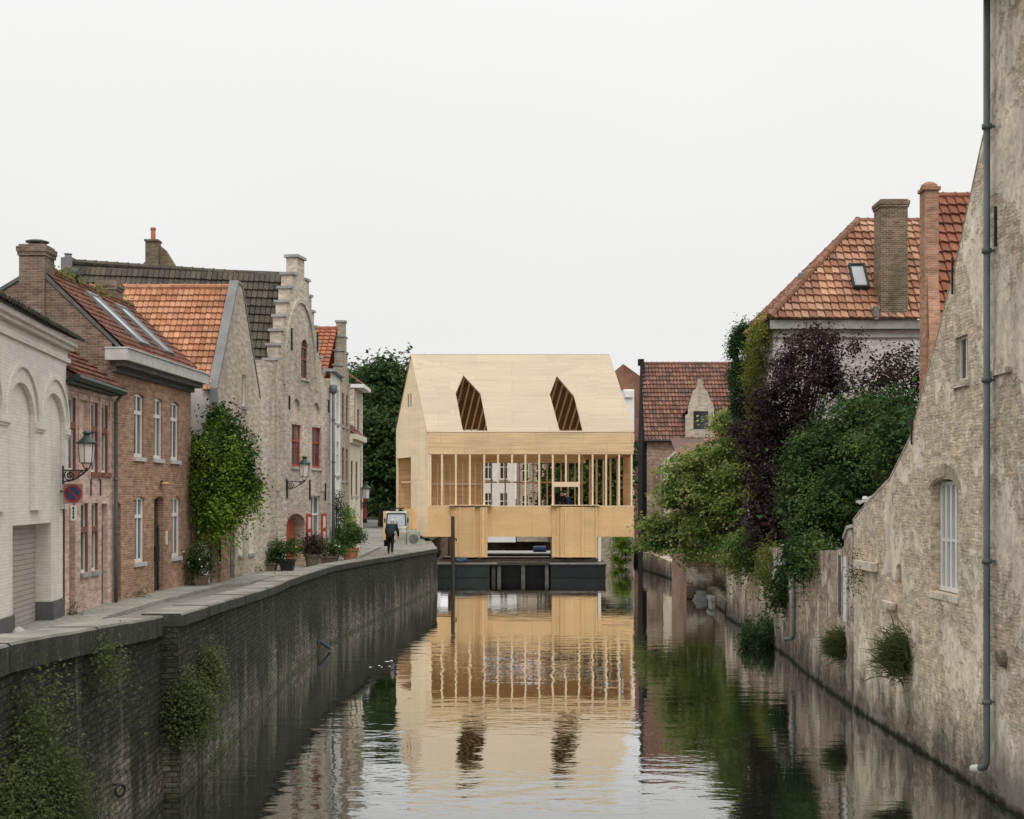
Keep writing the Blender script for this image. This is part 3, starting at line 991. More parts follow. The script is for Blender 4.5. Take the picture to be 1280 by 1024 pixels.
# ---------------------------------------------------------------- quay wall with its coping
def quay(label, TX, TZ, Ds, cop_t, face_in, first_end):
    o = thing('quay_wall', label, 'wall', (lerp_tab(TX, Ds[0]), Ds[0], 0))
    b = MB(); u = 0
    prev = None
    for D in Ds:
        x, zt = lerp_tab(TX, D), lerp_tab(TZ, D) - cop_t
        if prev:
            (x0, D0, z0, u0) = prev
            u = u0 + math.hypot(x - x0, D - D0)
            # three courses so that the face can lean and wobble a little
            lv = [-.8, .25, .6, 1.0]
            for a, c in zip(lv, lv[1:]):
                za0, zc0 = (a if a < .2 else a * z0), (c if c < .2 else c * z0)
                za1, zc1 = (a if a < .2 else a * zt), (c if c < .2 else c * zt)
                oa, oc = .06 * (1 - max(a, 0)), .06 * (1 - max(c, 0))
                b.poly([(x0 + oa, D0, za0), (x + oa, D, za1), (x + oc, D, zc1), (x0 + oc, D0, zc0)],
                       [(u0, za0), (u, za1), (u, zc1), (u0, zc0)])
            zs0, zs1 = street_z(D0) - .3, street_z(D) - .3
            b.poly([(x - .55, D, zs1), (x0 - .55, D0, zs0), (x0 - .55, D0, z0), (x - .55, D, zt)], [(u, zs1), (u0, zs0), (u0, z0), (u, zt)])
        else:
            b.poly([(x - .7, D, -.8), (x + .06, D, -.8), (x, D, zt), (x - .7, D, zt)])
        prev = (x, D, zt, u)
    b.build('masonry', 'quay', o)
    rnd = random.Random(4)
    b = MB()
    D = Ds[0]
    while D < Ds[-1]:
        l = rnd.uniform(1.1, 1.9)
        D1 = min(D + l, Ds[-1])
        h = rnd.uniform(-.008, .008)
        ov = .07 + rnd.uniform(-.012, .012)
        a0, a1 = lerp_tab(TX, D + .006), lerp_tab(TX, D1 - .006)
        z0, z1 = lerp_tab(TZ, D) + h, lerp_tab(TZ, D1) + h
        bev = .03
        prof = lambda x, y, z: [V(x + ov, y, z - cop_t), V(x + ov, y, z - bev), V(x + ov - bev, y, z), V(x - .60, y, z), V(x - .62, y, z - cop_t)]
        A, Bp = prof(a0, D + .006, z0), prof(a1, D1 - .006, z1)
        n = len(A)
        for i in range(n):
            j = (i + 1) % n
            b.poly([A[i], Bp[i], Bp[j], A[j]])
        b.tess([A]); b.tess([Bp])
        D = D1
    b.build('coping', 'coping', o)
    return o
quay('dark stained brick canal wall nearest the viewer, set back behind the buttress', QX1, QZ1, [8, 12, 15.4, 19, 22.4], .33, 0, True)
quay('long curving dark quay wall with pale lime runs, under the street', QX2, QZ2, [22.5, 25.4, 28, 31, 33.5, 37.8, 41, 45.7, 49, 53, 57, 60.7, 64, 68, 71, 73.4, 74.4, 76, 80, 85, 92, 100, 140], .21, 0, False)
# mooring ring on the near wall
o = thing('mooring_ring', 'rusty iron mooring ring hanging low on the near canal wall', 'ring', (-5.60, 20.0, .55))
b = MB()
c = at(134, 988, 19.3); c.x = lerp_tab(QX1, c.y) + .13
ring = [c + V(.05 * math.cos(a) + .02, math.cos(a) * .065, math.sin(a) * .08) for a in [2 * math.pi * k / 14 for k in range(15)]]
b.tube(ring, .02, 6, cap=False)
b.tube([c + V(-.14, 0, .08), c + V(.03, 0, .08)], .02, 6)
b.build('ring', 'iron', o)

# ================================================================ left row of houses
ZB = 1.95
# ---- white garage house
FA = Fr((-9.42, 22), (-10.5, 31.8))
A_ = thing('garage_house', 'white painted brick house with blind arches over a roller garage door', 'house', (-10, 27, 2.1))
g0, g1 = FA.u(15.7), FA.u(64)
grect = (g0, g1, ZB, 4.40)
b = MB()
b.wall(FA, [(0, ZB), (FA.L, ZB), (FA.L, 8.38), (0, 8.38)], [lo(grect)], .36)
FA2 = Fr((-10.5, 31.8), (-18, 31.8))
b.wall(FA2, [(0, ZB), (7.5, ZB), (7.5, 9.6), (4, 11.4), (0, 8.38)])
FA0 = Fr((-17, 22), (-9.42, 22))
b.wall(FA0, [(0, ZB), (7.58, ZB), (7.58, 8.38), (0, 9.6)])
b.build('wall', 'white_brick', A_)
R0, R1 = FA.u(48), FA.u(75.6)
L1 = FA.u(37); L0 = L1 - (R1 - R0)
zs, rise = 6.56, .74
def arch_up(u0, u1, n=14):
    c, r = (u0 + u1) / 2, (u1 - u0) / 2
    return [(c - r * math.cos(math.pi * k / n), zs + rise * math.sin(math.pi * k / n)) for k in range(n + 1)]
M0 = L0 - (R0 - L1)
K0 = M0 - (R1 - R0)
out = [(max(0, K0 - 2), 4.70), (K0, 4.70)] + arch_up(K0, M0) + [(M0, 4.70), (L0, 4.70)] + arch_up(L0, L1) + [(L1, 4.70), (R0, 4.70)] + arch_up(R0, R1) + [(R1, 4.70), (FA.L, 4.70), (FA.L, 8.38), (max(0, K0 - 2), 8.38)]
b = MB(); b.prism(FA, out, .002, .11)
b.build('blind_arcade', 'white_brick', A_)
b = MB()
for u0, u1 in ((K0, M0), (L0, L1), (R0, R1)):
    c = (u0 + u1) / 2
    n = 18
    for k in range(n):
        a0, a1 = math.pi * k / n, math.pi * (k + 1) / n
        q = []
        for a, rx, rz in ((a0, 1.30, 1.02), (a1, 1.30, 1.02), (a1, 1.38, 1.10), (a0, 1.38, 1.10)):
            q.append((c - rx * math.cos(a), zs + .02 + rz * math.sin(a)))
        b.prism(FA, q, .112, .16)
for u0, u1 in ((M0, L0), (L1, R0), (R1, FA.L)):
    b.fbox(FA, u0 - .03, min(u1 + .03, FA.L), 6.42, 6.56, .112, .18)
    b.fbox(FA, u0 - .01, min(u1 + .01, FA.L), 6.36, 6.42, .112, .145)
b.build('arch_moulding', 'white_brick', A_)
b = MB()
b.fbox(FA, -.2, FA.L + .05, 8.10, 8.20, .112, .17); b.fbox(FA, -.2, FA.L + .08, 8.385, 8.47, -.1, .24)
b.fbox(FA, -.2, FA.L + .12, 8.472, 8.58, -.1, .32)
b.build('cornice', 'white_brick', A_)
b = MB()
b.tiles(FA.P(-.3, 8.62, .40), FA.t3, (-FA.n3 * .9 + UP * .42), [(0, 0), (FA.L + .5, 0), (FA.L + .5, 4.2), (0, 4.2)], tw=.24, th=.34, amp=.06, seed=3, lift=.05)
b.build('roof', 'tile_dark', A_)
b = MB()
n = 22
for k in range(n):
    z0 = ZB + (4.40 - ZB) * k / n; z1 = ZB + (4.40 - ZB) * (k + 1) / n
    b.fbox(FA, g0 - .02, g1 + .02, z0 + .006, z1 - .006, -.42, -.34)
b.fbox(FA, g0 - .02, g1 + .02, ZB, 4.40, -.43, -.36)
b.build('garage_door', 'grey_door', A_)
b = MB()
b.fbox(FA, -.2, g0 - .001, ZB, 2.62, .003, .05); b.fbox(FA, g1 + .001, FA.L, ZB, 2.62, .003, .05)
b.fbox(FA, g1 - .02, g1 - .002, ZB, 2.62, -.335, .002)
build_each(b, 'plinth', 'plinth', A_)

# ---- small pinkish house with red woodwork
FB = Fr((-10.45, 31.8), (-10.53, 35.8))
B_ = thing('pink_brick_house', 'narrow pinkish painted brick house with red brown windows', 'house', (-10.5, 33.8, 2.1))
def fix(fr, x0, x1, y0, y1, w=None):
    a, c, z0, z1 = fr.rect(x0, x1, y0, y1)
    if w: a = c - w
    return (a, c, z0, z1)
up = [fix(FB, 85, 95.5, 490, 592), fix(FB, 113, 123, 500, 592), fix(FB, 127, 135.5, 504, 592)]
up = [(a, c, 5.60, 7.35) for a, c, _, _ in up]
nich = (FB.u(99), FB.u(110), 5.60, 7.35)
low = [(FB.u(101), FB.u(110.6), 3.12, 4.82), (FB.u(114.5), FB.u(123), 3.12, 4.82)]
dr = (FB.u(86.8), FB.u(94), ZB, 4.72)
dg = (FB.u(127), FB.u(134.5), ZB, 4.80)
b = MB()
b.wall(FB, [(0, ZB), (FB.L, ZB), (FB.L, 7.72), (0, 7.72)], [lo(r) for r in up + low + [dr, dg]] + [(lo(nich), .1)], .2)
b.poly([FB.P(nich[0], nich[2], -.1), FB.P(nich[1], nich[2], -.1), FB.P(nich[1], nich[3], -.1), FB.P(nich[0], nich[3], -.1)])
b.build('wall', 'brick_b', B_)
for r in up + low:     # red brown linings round the recessed bays
    w = window(FB, r, B_, 'white_paint', .14, .05, 0, (.62,), 'redbrown' if r in up else 'stone', 'glass')
    b = MB()
    b.fbox(FB, r[0] + .001, r[0] + .035, r[2], r[3], -.135, -.02); b.fbox(FB, r[1] - .035, r[1] - .001, r[2], r[3], -.135, -.02)
    b.fbox(FB, r[0] + .036, r[1] - .036, r[2] + (r[3] - r[2]) * .58, r[2] + (r[3] - r[2]) * .66, -.075, -.03)
    b.build('lining', 'redbrown', w)
door(FB, dr, B_, 'darkred', .16, 0, 2, label='dark red house door')
door(FB, dg, B_, 'green_dark', .16, .55, 2)
b = MB()
for u in [up[0][0] - .12, nich[0] - .09, nich[1] + .1, up[1][1] + .08, up[2][1] + .08]:
    b.fbox(FB, u - .04, u + .04, 5.42, 7.5, .003, .035)
b.fbox(FB, 0, FB.L, 7.505, 7.6, .003, .05)
build_each(b, 'brick_pier', 'brick_b', B_)
b = MB()
b.tiles(FB.P(-.3, 7.80, .30), FB.t3, (-FB.n3 + UP * .74), [(.12, 0), (FB.L + .28, 0), (FB.L + .28, 3.4), (.12, 3.4)], tw=.22, th=.30, amp=.02, seed=5)
b.build('roof', 'tile_red', B_)
b = MB()
b.tube([FB.P(-.2, 7.76, .34), FB.P(FB.L - .02, 7.72, .34)], .085, 8)
b.fbox(FB, -.2, FB.L - .05, 7.62, 7.72, .0, .26)
b.build('gutter', 'green_metal', B_, smooth=False)
b = MB()
b.tube([FB.P(FB.L - .06, 7.72, .32), FB.P(FB.L - .06, 7.45, .12), FB.P(FB.L - .06, 4.5, .12), FB.P(FB.L - .06, 2.2, .12)], .05, 8)
for z in (6.9, 5.4, 4.0): b.tube([FB.P(FB.L - .06, z, .12), FB.P(FB.L - .06, z + .06, .12)], .062, 8)
b.build('drain_pipe', 'greenzinc', B_, smooth=True)
b = MB()
for px in (113, 125): b.fbox(FB, FB.u(px) - .012, FB.u(px) + .012, 5.0, 5.5, .003, .03)
build_each(b, 'wall_anchor', 'iron', B_)

# ---- brown brick house with white windows
FC = Fr((-10.53, 35.8), (-10.2, 43.2))
C_ = thing('brown_brick_house', 'brown brick house with white sash windows and wide white cornice', 'house', (-10.4, 39.5, 2.1))
cw = .84
upc = [(FC.u(p) - cw, FC.u(p), 6.08, 7.86) for p in (179.4, 203, 223.3)]
lwc = [(FC.u(180.3) - cw, FC.u(180.3), 3.14, 4.98), (FC.u(224.7) - cw, FC.u(224.7), 3.14, 4.98)]
dc = (FC.u(204.5) - .92, FC.u(204.5), ZB, 4.98)
dgate = (.05, .70, ZB, 4.85)
def seg(r, rise=.09, n=6):
    u0, u1, z0, z1 = r
    return [(u0, z0), (u1, z0)] + [(u1 - (u1 - u0) * k / n, z1 - rise + rise * math.sin(math.pi * k / n)) for k in range(n + 1)]
b = MB()
b.wall(FC, [(0, ZB), (FC.L, ZB), (FC.L, 8.5), (0, 8.5)], [seg(r) for r in upc + lwc + [dc, dgate]], .2)
FCe = Fr((-10.2, 43.2), (-16, 43.2))
b.wall(FCe, [(0, ZB), (5.8, ZB), (5.8, 8.4), (2.3, 10.9), (0, 8.5)])
b.build('wall', 'brick_c', C_)
FCg = Fr((-16.5, 35.8), (-10.53, 35.8))
b = MB()
b.wall(FCg, [(0, ZB), (FCg.L, ZB), (FCg.L, 9.02), (4.0, 10.93), (3.0, 10.35), (0, 8.3)], thick=.3)
b.build('gable', 'brick_dark', C_)
b = MB()
b.prism(FCg, [(FCg.L + .25, 8.82), (FCg.L + .25, 8.93), (4.0, 11.06), (3.0, 10.46), (0, 8.40), (0, 8.31), (3.0, 10.36), (4.0, 10.94)], -.2, .04)
b.build('gable_coping', 'plinth', C_)
for r in upc + lwc: window(FC, r, C_, 'white_paint', .11, .085, 1, (.70,), 'sillstone', 'glass')
door(FC, dc, C_, 'green_dark', .17, .85, 3)
door(FC, dgate, C_, 'green_dark', .14, .55, 2, label='black green side door with fanlight')
b = MB()
for r in upc + lwc + [dc]:
    b = MB()
    n = 8
    u0, u1 = r[0] - .1, r[1] + .1
    for k in range(n):
        a, c_ = u0 + (u1 - u0) * k / n, u0 + (u1 - u0) * (k + 1) / n
        h = lambda u: .09 * math.sin(math.pi * min(max((u - r[0]) / (r[1] - r[0]), 0), 1))
        b.prism(FC, [(a + .006, r[3] - .08 + h(a)), (c_ - .006, r[3] - .08 + h(c_)), (c_ - .006, r[3] + .14 + h(c_)), (a + .006, r[3] + .14 + h(a))], .002, .018)
    b.build('window_arch', 'brick_c', C_)
b = MB()
b.fbox(FC, -.25, FC.L + .25, 8.56, 8.86, -.1, .50); b.fbox(FC, -.27, FC.L + .27, 8.862, 8.90, -.1, .54)
b.build('cornice', 'sillstone', C_)
b = MB()
b.fbox(FC, -.05, FC.L + .02, 8.28, 8.555, .002, .12); b.fbox(FC, -.1, FC.L + .1, 8.42, 8.555, .122, .36)
b.build('soffit', 'plinth', C_)
c_run, c_rise = 2.3, 2.15
vC = (-FC.n3 * c_run + UP * c_rise); lC = vC.length
b = MB()
P0 = FC.P(-.1, 8.9, .34)
b.tiles(P0, FC.t3, vC, [(0.1, 0), (FC.L + .2, 0), (FC.L + .2, lC), (.1, lC)], tw=.2, th=.27, amp=.02, seed=7, lift=.03)
b.poly([FC.P(-.1, 11.04, -c_run + .34), FC.P(FC.L + .1, 11.04, -c_run + .34), FC.P(FC.L + .1, 8.5, -6.), FC.P(-.1, 8.5, -6.)])
b.ridge(FC.P(-.1, 11.06, -c_run + .34), FC.P(FC.L + .1, 11.06, -c_run + .34), .1)
b.build('roof', 'tile_red', C_)
nC = FC.t3.cross(vC.normalized())
if nC.z < 0: nC = -nC
def roof_window(P0, U, Vv, N, u0, u1, v0, v1, parent, frame='zinc', h=.11):
    U, Vv = U.normalized(), Vv.normalized()
    f = lambda u, v, k: P0 + U * u + Vv * v + N * k
    b = MB(); w = .08
    for a, c, d, e in ((u0, u1, v0, v0 + w), (u0, u1, v1 - w, v1), (u0, u0 + w, v0 + w, v1 - w), (u1 - w, u1, v0 + w, v1 - w)):
        b.extr([f(a, d, .0), f(c, d, .0), f(c, e, .0), f(a, e, .0)], N * h)
    o = b.build('roof_window', frame, parent)
    p = MB(); p.poly([f(u0 + w, v0 + w, h * .7), f(u1 - w, v0 + w, h * .7), f(u1 - w, v1 - w, h * .7), f(u0 + w, v1 - w, h * .7)])
    p.build('pane', 'skyglass', o)
    return o
roof_window(P0, FC.t3, vC, nC, 2.3, 3.2, .5, 2.6, C_)
roof_window(P0, FC.t3, vC, nC, 4.7, 5.6, .5, 2.6, C_)
def chimney(parent, x0, x1, y0, y1, z0, z1, mat='brick_chim', cap=.06, pots=0, capmat=None):
    b = MB()
    b.box(x0, x1, y0, y1, z0, z1 - .3)
    b.box(x0 - cap * .6, x1 + cap * .6, y0 - cap * .6, y1 + cap * .6, z1 - .298, z1 - .2)
    b.box(x0 - cap, x1 + cap, y0 - cap, y1 + cap, z1 - .198, z1 - .06)
    b.box(x0 - .01, x1 + .01, y0 - .01, y1 + .01, z1 - .058, z1)
    o = b.build('chimney', mat, parent)
    for k in range(pots):
        p = MB()
        p.lathe(((x0 + x1) / 2 + (k - (pots - 1) / 2) * .4, (y0 + y1) / 2, z1), [(.13, 0), (.12, .1), (.1, .55), (.13, .6), (.13, .68)], 10)
        p.build('chimney_pot', 'terracotta', o)
    return o
ch = chimney(C_, -12.95, -12.28, 35.72, 36.5, 9.6, 11.62, 'brick_dark')
b = MB()
for dx in (-.17, .17):
    for dy in (-.12, .12): b.tube([(-12.6 + dx * .8, 36.1 + dy, 11.6), (-12.6 + dx, 36.1 + dy * 1.2, 11.74)], .018, 5)
b.lathe((-12.6, 36.1, 11.72), [(.30, 0), (.31, .03), (.18, .07), (.03, .09)], 12)
b.build('cowl', 'zinc', ch)
chimney(C_, -12.95, -12.4, 42.5, 43.3, 9.9, 11.75, 'brick_dark')
b = MB()
b.lathe((-12.35, 38.4, 10.6), [(.11, 0), (.11, .55), (.14, .58), (.14, .72), (.05, .84)], 10)
b.build('vent_pipe', 'green_metal', C_, smooth=True)
b = MB(); b.fbox(FC, FC.u(194) - .12, FC.u(194) + .12, 3.1, 3.55, .002, .09)
b.build('letter_box', 'iron', C_)
b = MB(); b.fbox(FC, FC.u(207) - .02, FC.u(207) + .12, 3.55, 3.95, .002, .03)
b.build('name_plate', 'sign_white', C_)
# little wall lamp over the door
o = thing('wall_lamp', 'small orange flat wall lamp above the brown house door', 'lamp', FC.P(FC.u(201), 5.36, .1))
b = MB(); q = FC.P(FC.u(201), 5.36, .13)
b.ball(q, .13, .22, .045, 10, 6); b.build('shade', plain('pale orange lamp shade', (.62, .36, .18), .5, .3, .05), o, smooth=True)
b = MB(); b.fbox(FC, FC.u(201) - .04, FC.u(201) + .04, 5.33, 5.45, .002, .06); b.build('bracket', 'iron', o)
# plants that root along the ridge
p, nn = [], []
rg = np.random.default_rng(5)
for k in range(26):
    c = FC.P(.6 + rg.random() * 6.3, 11.05, -c_run + .34 + rg.normal() * .12 + .1)
    m = 18
    p.append(np.array(c) + rg.normal(size=(m, 3)) * np.array([.16, .25, .1])); nn.append(rg.normal(size=(m, 3)) + np.array([.3, -.3, .6]))
o = thing('roof_weed', 'yellow green weeds rooted along the brown brick house ridge', 'plant', (-12.6, 39, 11))
leaf_mesh('foliage', 'leaf_yellow', o, np.concatenate(p), np.concatenate(nn), .09, 4)

# ---- garden wall with narrow white door, under the creeper
FD = Fr((-10.18, 43.25), (-9.56, 44.08))
D_ = thing('courtyard_wall', 'short brick courtyard wall with white door below the creeper', 'wall', (-9.9, 43.7, 2.1))
dd = (.38, .82, ZB, 4.2)
b = MB(); b.wall(FD, [(0, ZB), (FD.L, ZB), (FD.L, 5.0), (0, 5.0)], [lo(dd)], .2, thick=.3)
b.build('wall', 'brick_red', D_)
door(FD, dd, D_, 'white_paint', .12, 0, 2)

# ---- grey gabled house with the orange roof
FE = Fr((-9.56, 44.1), (-9.28, 50.1))
E_ = thing('grey_gabled_house', 'grey rendered gable house with bright orange pantile roof', 'house', (-9.4, 47, 2.1))
ua = 3.0
de = (FE.u(293.3) - .75, FE.u(293.3), ZB, 4.5)
we = [(FE.u(304.5) - .72, FE.u(304.5), 2.95, 4.55), (FE.u(318) - .85, FE.u(318), 2.95, 4.55),
      (FE.u(304) - .75, FE.u(304), 5.85, 7.2), (FE.u(319) - .95, FE.u(319), 5.85, 7.25)]
ws = (FE.u(307.6) - .62, FE.u(307.6), 8.14, 9.25)
b = MB()
b.wall(FE, [(0, ZB), (FE.L, ZB), (FE.L, 8.55), (ua + .28, 12.3), (ua - .28, 12.3), (0, 8.4)], [lo(r) for r in we + [de, ws]], .17, thick=.26)
b.build('wall', 'grey_render', E_)
b = MB()
b.prism(FE, [(-.12, 8.32), (-.12, 8.5), (ua - .32, 12.42), (ua + .32, 12.42), (FE.L + .02, 8.68), (FE.L + .02, 8.56), (ua + .27, 12.31), (ua - .27, 12.31)], -.28, .03)
b.build('gable_coping', 'lead', E_)
FEs = Fr((-17, 44.1), (-9.56, 44.1))
b = MB()
b.wall(FEs, [(0, ZB), (FEs.L - .01, ZB), (FEs.L - .01, 8.30), (FEs.L - .5, 8.62), (FEs.L - 1.0, 9.0), (FEs.L - 1.6, 9.2), (0, 9.2)], thick=.25)
b.build('side_wall', 'white_wall', E_)
b = MB(); FEp = Fr((-9.58, 44.1), (-9.56, 45.55))
b.fbox(FE, .01, 1.2, ZB, 4.6, .003, .12)
b.build('brick_pier', 'brick_red', E_)
for r in we[:2]: window(FE, r, E_, 'cream_paint', .1, .06, 0, (), 'stone', plain('closed ivory blind', (.62, .60, .53), .5, .3, .05, 2))
for r in we[2:]: window(FE, r, E_, 'cream_paint', .12, .06, 1, (.68,), 'stone', 'glass')
window(FE, ws, E_, 'cream_paint', .12, .06, 0, (), 'stone', 'glass_pale')
door(FE, de, E_, 'zinc', .15, .4, 2)
yr = 47.1; y0 = 44.0; z0 = 8.42; zr = 12.2
vE = V(0, yr - y0, zr - z0); lE = vE.length
b = MB()
P0e = V(-15.4, y0, z0)
Lx = 15.4 - 9.78
b.tiles(P0e, V(1, 0, 0), vE, [(0, .95), (3.9, .95), (4.6, .75), (5.2, .3), (Lx, 0), (Lx, lE), (0, lE)], tw=.185, th=.30, amp=.045, seed=11, lift=.06)
b.poly([V(-15.4, yr, zr), V(-9.7, yr, zr), V(-9.7, 50.1, 8.5), V(-15.4, 50.1, 8.5)])
b.ridge(V(-15.4, yr, zr + .02), V(-9.7, yr, zr + .02), .12, .4)
b.build('roof', 'tile_orange', E_)
b = MB(); b.wall(Fr((-15.4, 50.1), (-15.4, 44.1)), [(0, ZB), (6, ZB), (6, 8.4), (3, 12.1), (0, 8.4)]); b.build('rear_gable', 'grey_render', E_)
b = MB(); b.box(-9.75, -9.5, 43.85, 44.09, 8.0, 8.32); b.build('rain_hopper', 'zinc', E_)

# ---- stepped gable house
FS = Fr((-9.26, 50.1), (-7.72, 57.8))
S_ = thing('stepped_gable_house', 'old brick house with tall stepped gable, red shutters and arched doorway', 'house', (-8.5, 54, 2.1))
def uD(D): return (D - 50.1) / FS.t.y
steps = []
uc = uD(54.25)
zt = 13.68
uL, uR = uD(53.3), uD(55.2)
left, right = [], []
su, sz = .30, .59
for k in range(7):
    left.append((uL - k * su, zt - k * sz)); right.append((uR + k * su, zt - k * sz))
outl = [(0, ZB), (FS.L, ZB), (FS.L, 9.6), (right[-1][0] + .1, 9.6)]
for k in range(6, -1, -1):
    u, z = right[k]
    outl.append((u, z - sz if k == 6 else right[k + 1][1])); outl.append((u, z))
outl += [(uc + .42, zt), (uc + .42, 14.45), (uc - .42, 14.45), (uc - .42, zt)]
for k in range(7):
    u, z = left[k]
    outl.append((u, z)); outl.append((u, left[k + 1][1] if k < 6 else 10.02))
outl += [(0, 10.02)]
cl = []
for q in outl:
    if not cl or (abs(cl[-1][0] - q[0]) + abs(cl[-1][1] - q[1])) > .01: cl.append(q)
outl = cl
wu = [(FS.u(377) - 1.12, FS.u(377), 6.16, 7.82), (FS.u(401.4) - 1.12, FS.u(401.4), 6.16, 7.82)]
wl_ = (FS.u(400.7) - 1.2, FS.u(400.7), 3.0, 5.0)
wat = (FS.u(385.6) - .85, FS.u(385.6), 9.72, 11.3)
dS = (FS.u(380.8) - 2.05, FS.u(380.8), ZB, 4.3)
bl = [(wu[0][0] + .1, wu[0][1] - .1, 7.95, 8.85), (wu[1][0] + .1, wu[1][1] - .1, 7.95, 8.85)]
archl = lambda r, rise: arch_loop(r[0], r[1], r[2], r[3] - rise, rise)
b = MB()
b.wall(FS, outl, [lo(wu[0]), lo(wu[1]), lo(wl_), archl(wat, .42), (archl(dS, .42), .55), (archl(bl[0], .45), .12), (archl(bl[1], .45), .12)], .2, thick=.45)
b.build('wall', 'brick_old', S_)
M['lime_panel'] = plain('pinkish lime panel', (.62, .52, .44), .9, .1, .12, 4)
for r in bl:
    b = MB(); b.tess([[FS.P(u, z, -.118) for u, z in archl(r, .45)]]); b.build('blind_panel', 'lime_panel', S_)
b = MB()
FSs = Fr((-16, 50.15), (-9.26, 50.15)); b.wall(FSs, [(0, ZB), (FSs.L, ZB), (FSs.L, 10.0), (0, 10.0)])
FSr = Fr((-7.72, 57.8), (-16, 58.3)); b.wall(FSr, [(0, ZB), (FSr.L, ZB), (FSr.L, 10.0), (0, 10.0)])
b.wall(Fr((-17.8, 58.3), (-17.8, 50.1)), [(0, ZB), (8.2, ZB), (8.2, 10), (4.1, 13.9), (0, 10)])
b.build('side_wall', 'brick_old2', S_)
b = MB()
for k in range(7):
    z = left[k][1]; b.fbox(FS, left[k][0] - .07, left[k][0] + .27 if k else left[k][0] + .5, z + .002, z + .10, -.5, .06)
    z = right[k][1]; b.fbox(FS, right[k][0] - (.27 if k else .5), right[k][0] + .07, z + .002, z + .10, -.5, .06)
b.fbox(FS, uc - .5, uc + .5, 14.452, 14.56, -.52, .07)
build_each(b, 'step_capstone', 'stone', S_)
# shallow brick piers and relieving moulding that frame the gable
b = MB()
b.fbox(FS, left[6][0] + .05, left[6][0] + .38, 5.2, 10.0, .003, .07); b.fbox(FS, right[6][0] - .4, right[6][0] - .07, 5.2, 9.6, .003, .07)
n = 16
for k in range(n):
    q = []
    for a, rr in ((k, 0), (k + 1, 0), (k + 1, .16), (k, .16)):
        t = a / n
        th = math.pi * (.02 + .96 * t)
        q.append((uc - (1.75 + rr) * math.cos(th), 9.0 + (3.7 + rr) * math.sin(th) ** .9))
    b.prism(FS, q, .003, .07)
b.build('gable_moulding', 'brick_old', S_)
for r in wu: window(FS, r, S_, 'red_paint', .14, .075, 1, (.62,), 'brick_old', 'glass', bars=None)
window(FS, wat, S_, 'redbrown', .14, .06, 1, (.5, .8), 'brick_old', 'glass_dark')
ww = window(FS, wl_, S_, 'white_paint', .16, .06, 1, (.62,), None, 'glass', bars=None)
b = MB()
b.fbox(FS, wl_[0] - .02, wl_[1] + .02, 2.80, 2.996, -.1, .1); b.build('sill', 'sillstone', ww)
def shutter(u0, u1, z0, z1, d):
    b = MB(); w = .09
    b.fbox(FS, u0, u1, z0, z1, d, d + .03)
    b.fbox(FS, u0, u0 + w, z0, z1, d + .03, d + .05); b.fbox(FS, u1 - w, u1, z0, z1, d + .03, d + .05)
    for z in (z0, (z0 + z1) / 2 - w / 2, z1 - w): b.fbox(FS, u0 + w, u1 - w, z, z + w, d + .03, d + .05)
    o = b.build('shutter', 'red_paint', S_)
    p = MB()
    for a, c in ((z0 + w + .03, (z0 + z1) / 2 - w / 2 - .03), ((z0 + z1) / 2 + w / 2 + .03, z1 - w - .03)):
        p.fbox(FS, u0 + w + .04, u1 - w - .04, a, c, d + .031, d + .042)
    p.build('shutter_panel', plain('pinkish white shutter panel', (.72, .55, .50), .6, .3, .05), o)
shutter(wl_[0] - .58, wl_[0] - .03, 2.92, 4.27, .02)
shutter(wl_[1] + .03, wl_[1] + .58, 2.92, 4.27, .02)
door(FS, (dS[0] + .02, dS[1] - .02, ZB, 4.28), S_, plain('orange red door paint', (.50, .11, .055), .55, .3, .12, 3), .46, 0, 2)
b = MB()
c = (dS[0] + dS[1]) / 2; r = (dS[1] - dS[0]) / 2
for k in range(12):
    a0, a1 = math.pi * k / 12 + .012, math.pi * (k + 1) / 12 - .012
    q = [(c - r * math.cos(a0), 3.88 + .42 * math.sin(a0)), (c - r * math.cos(a1), 3.88 + .42 * math.sin(a1)),
         (c - (r + .22) * math.cos(a1), 3.88 + .66 * math.sin(a1)), (c - (r + .22) * math.cos(a0), 3.88 + .66 * math.sin(a0))]
    b.prism(FS, q, .002, .02)
b.build('door_arch', 'brick_b', S_)
b = MB()
for px, y0_, y1_ in ((358, 600, 623), (386.5, 600, 625), (406, 604, 626), (361, 495, 512), (410, 500, 516), (364, 410, 438), (396, 415, 440)):
    u, za = FS.uz(px, y0_); _, zb = FS.uz(px, y1_)
    b.fbox(FS, u - .03, u + .03, zb, za, .004, .06)
build_each(b, 'wall_anchor', 'iron', S_)
yr, zr0, zr1 = 54.3, 14.3, 13.62
b = MB()
PS = V(-17.8, 51.45, 9.8)
Us = V(8.9, 0, -.35).normalized()
vS2 = V(0, yr - 51.45, zr0 - 9.9)
b.tiles(PS + V(0, 0, .1), Us, vS2, [(0, 0), (8.40, 0), (8.92, vS2.length), (0, vS2.length)], tw=.21, th=.42, amp=.06, seed=13, lift=.075)
b.poly([V(-17.8, yr, zr0), V(-8.9, yr, zr1), V(-8.0, 58.2, 9.9), V(-17.8, 58.4, 9.9)])
b.ridge(V(-17.9, yr, zr0 + .06), V(-8.92, yr, zr1 + .12), .13, .42)
b.build('roof', 'tile_dark', S_)
b = MB(); b.box(-17.95, -17.5, 54.1, 54.5, 13.8, 14.5); b.lathe((-17.72, 54.3, 14.5), [(.17, 0), (.13, .12), (.18, .16)], 8); b.build('ridge_flashing', 'lead', S_)
b = MB()
ud = FS.L - .08
b.lathe(FS.P(ud, 9.3, .16), [(.06, 0), (.16, .12), (.18, .4), (.06, .42)], 8)
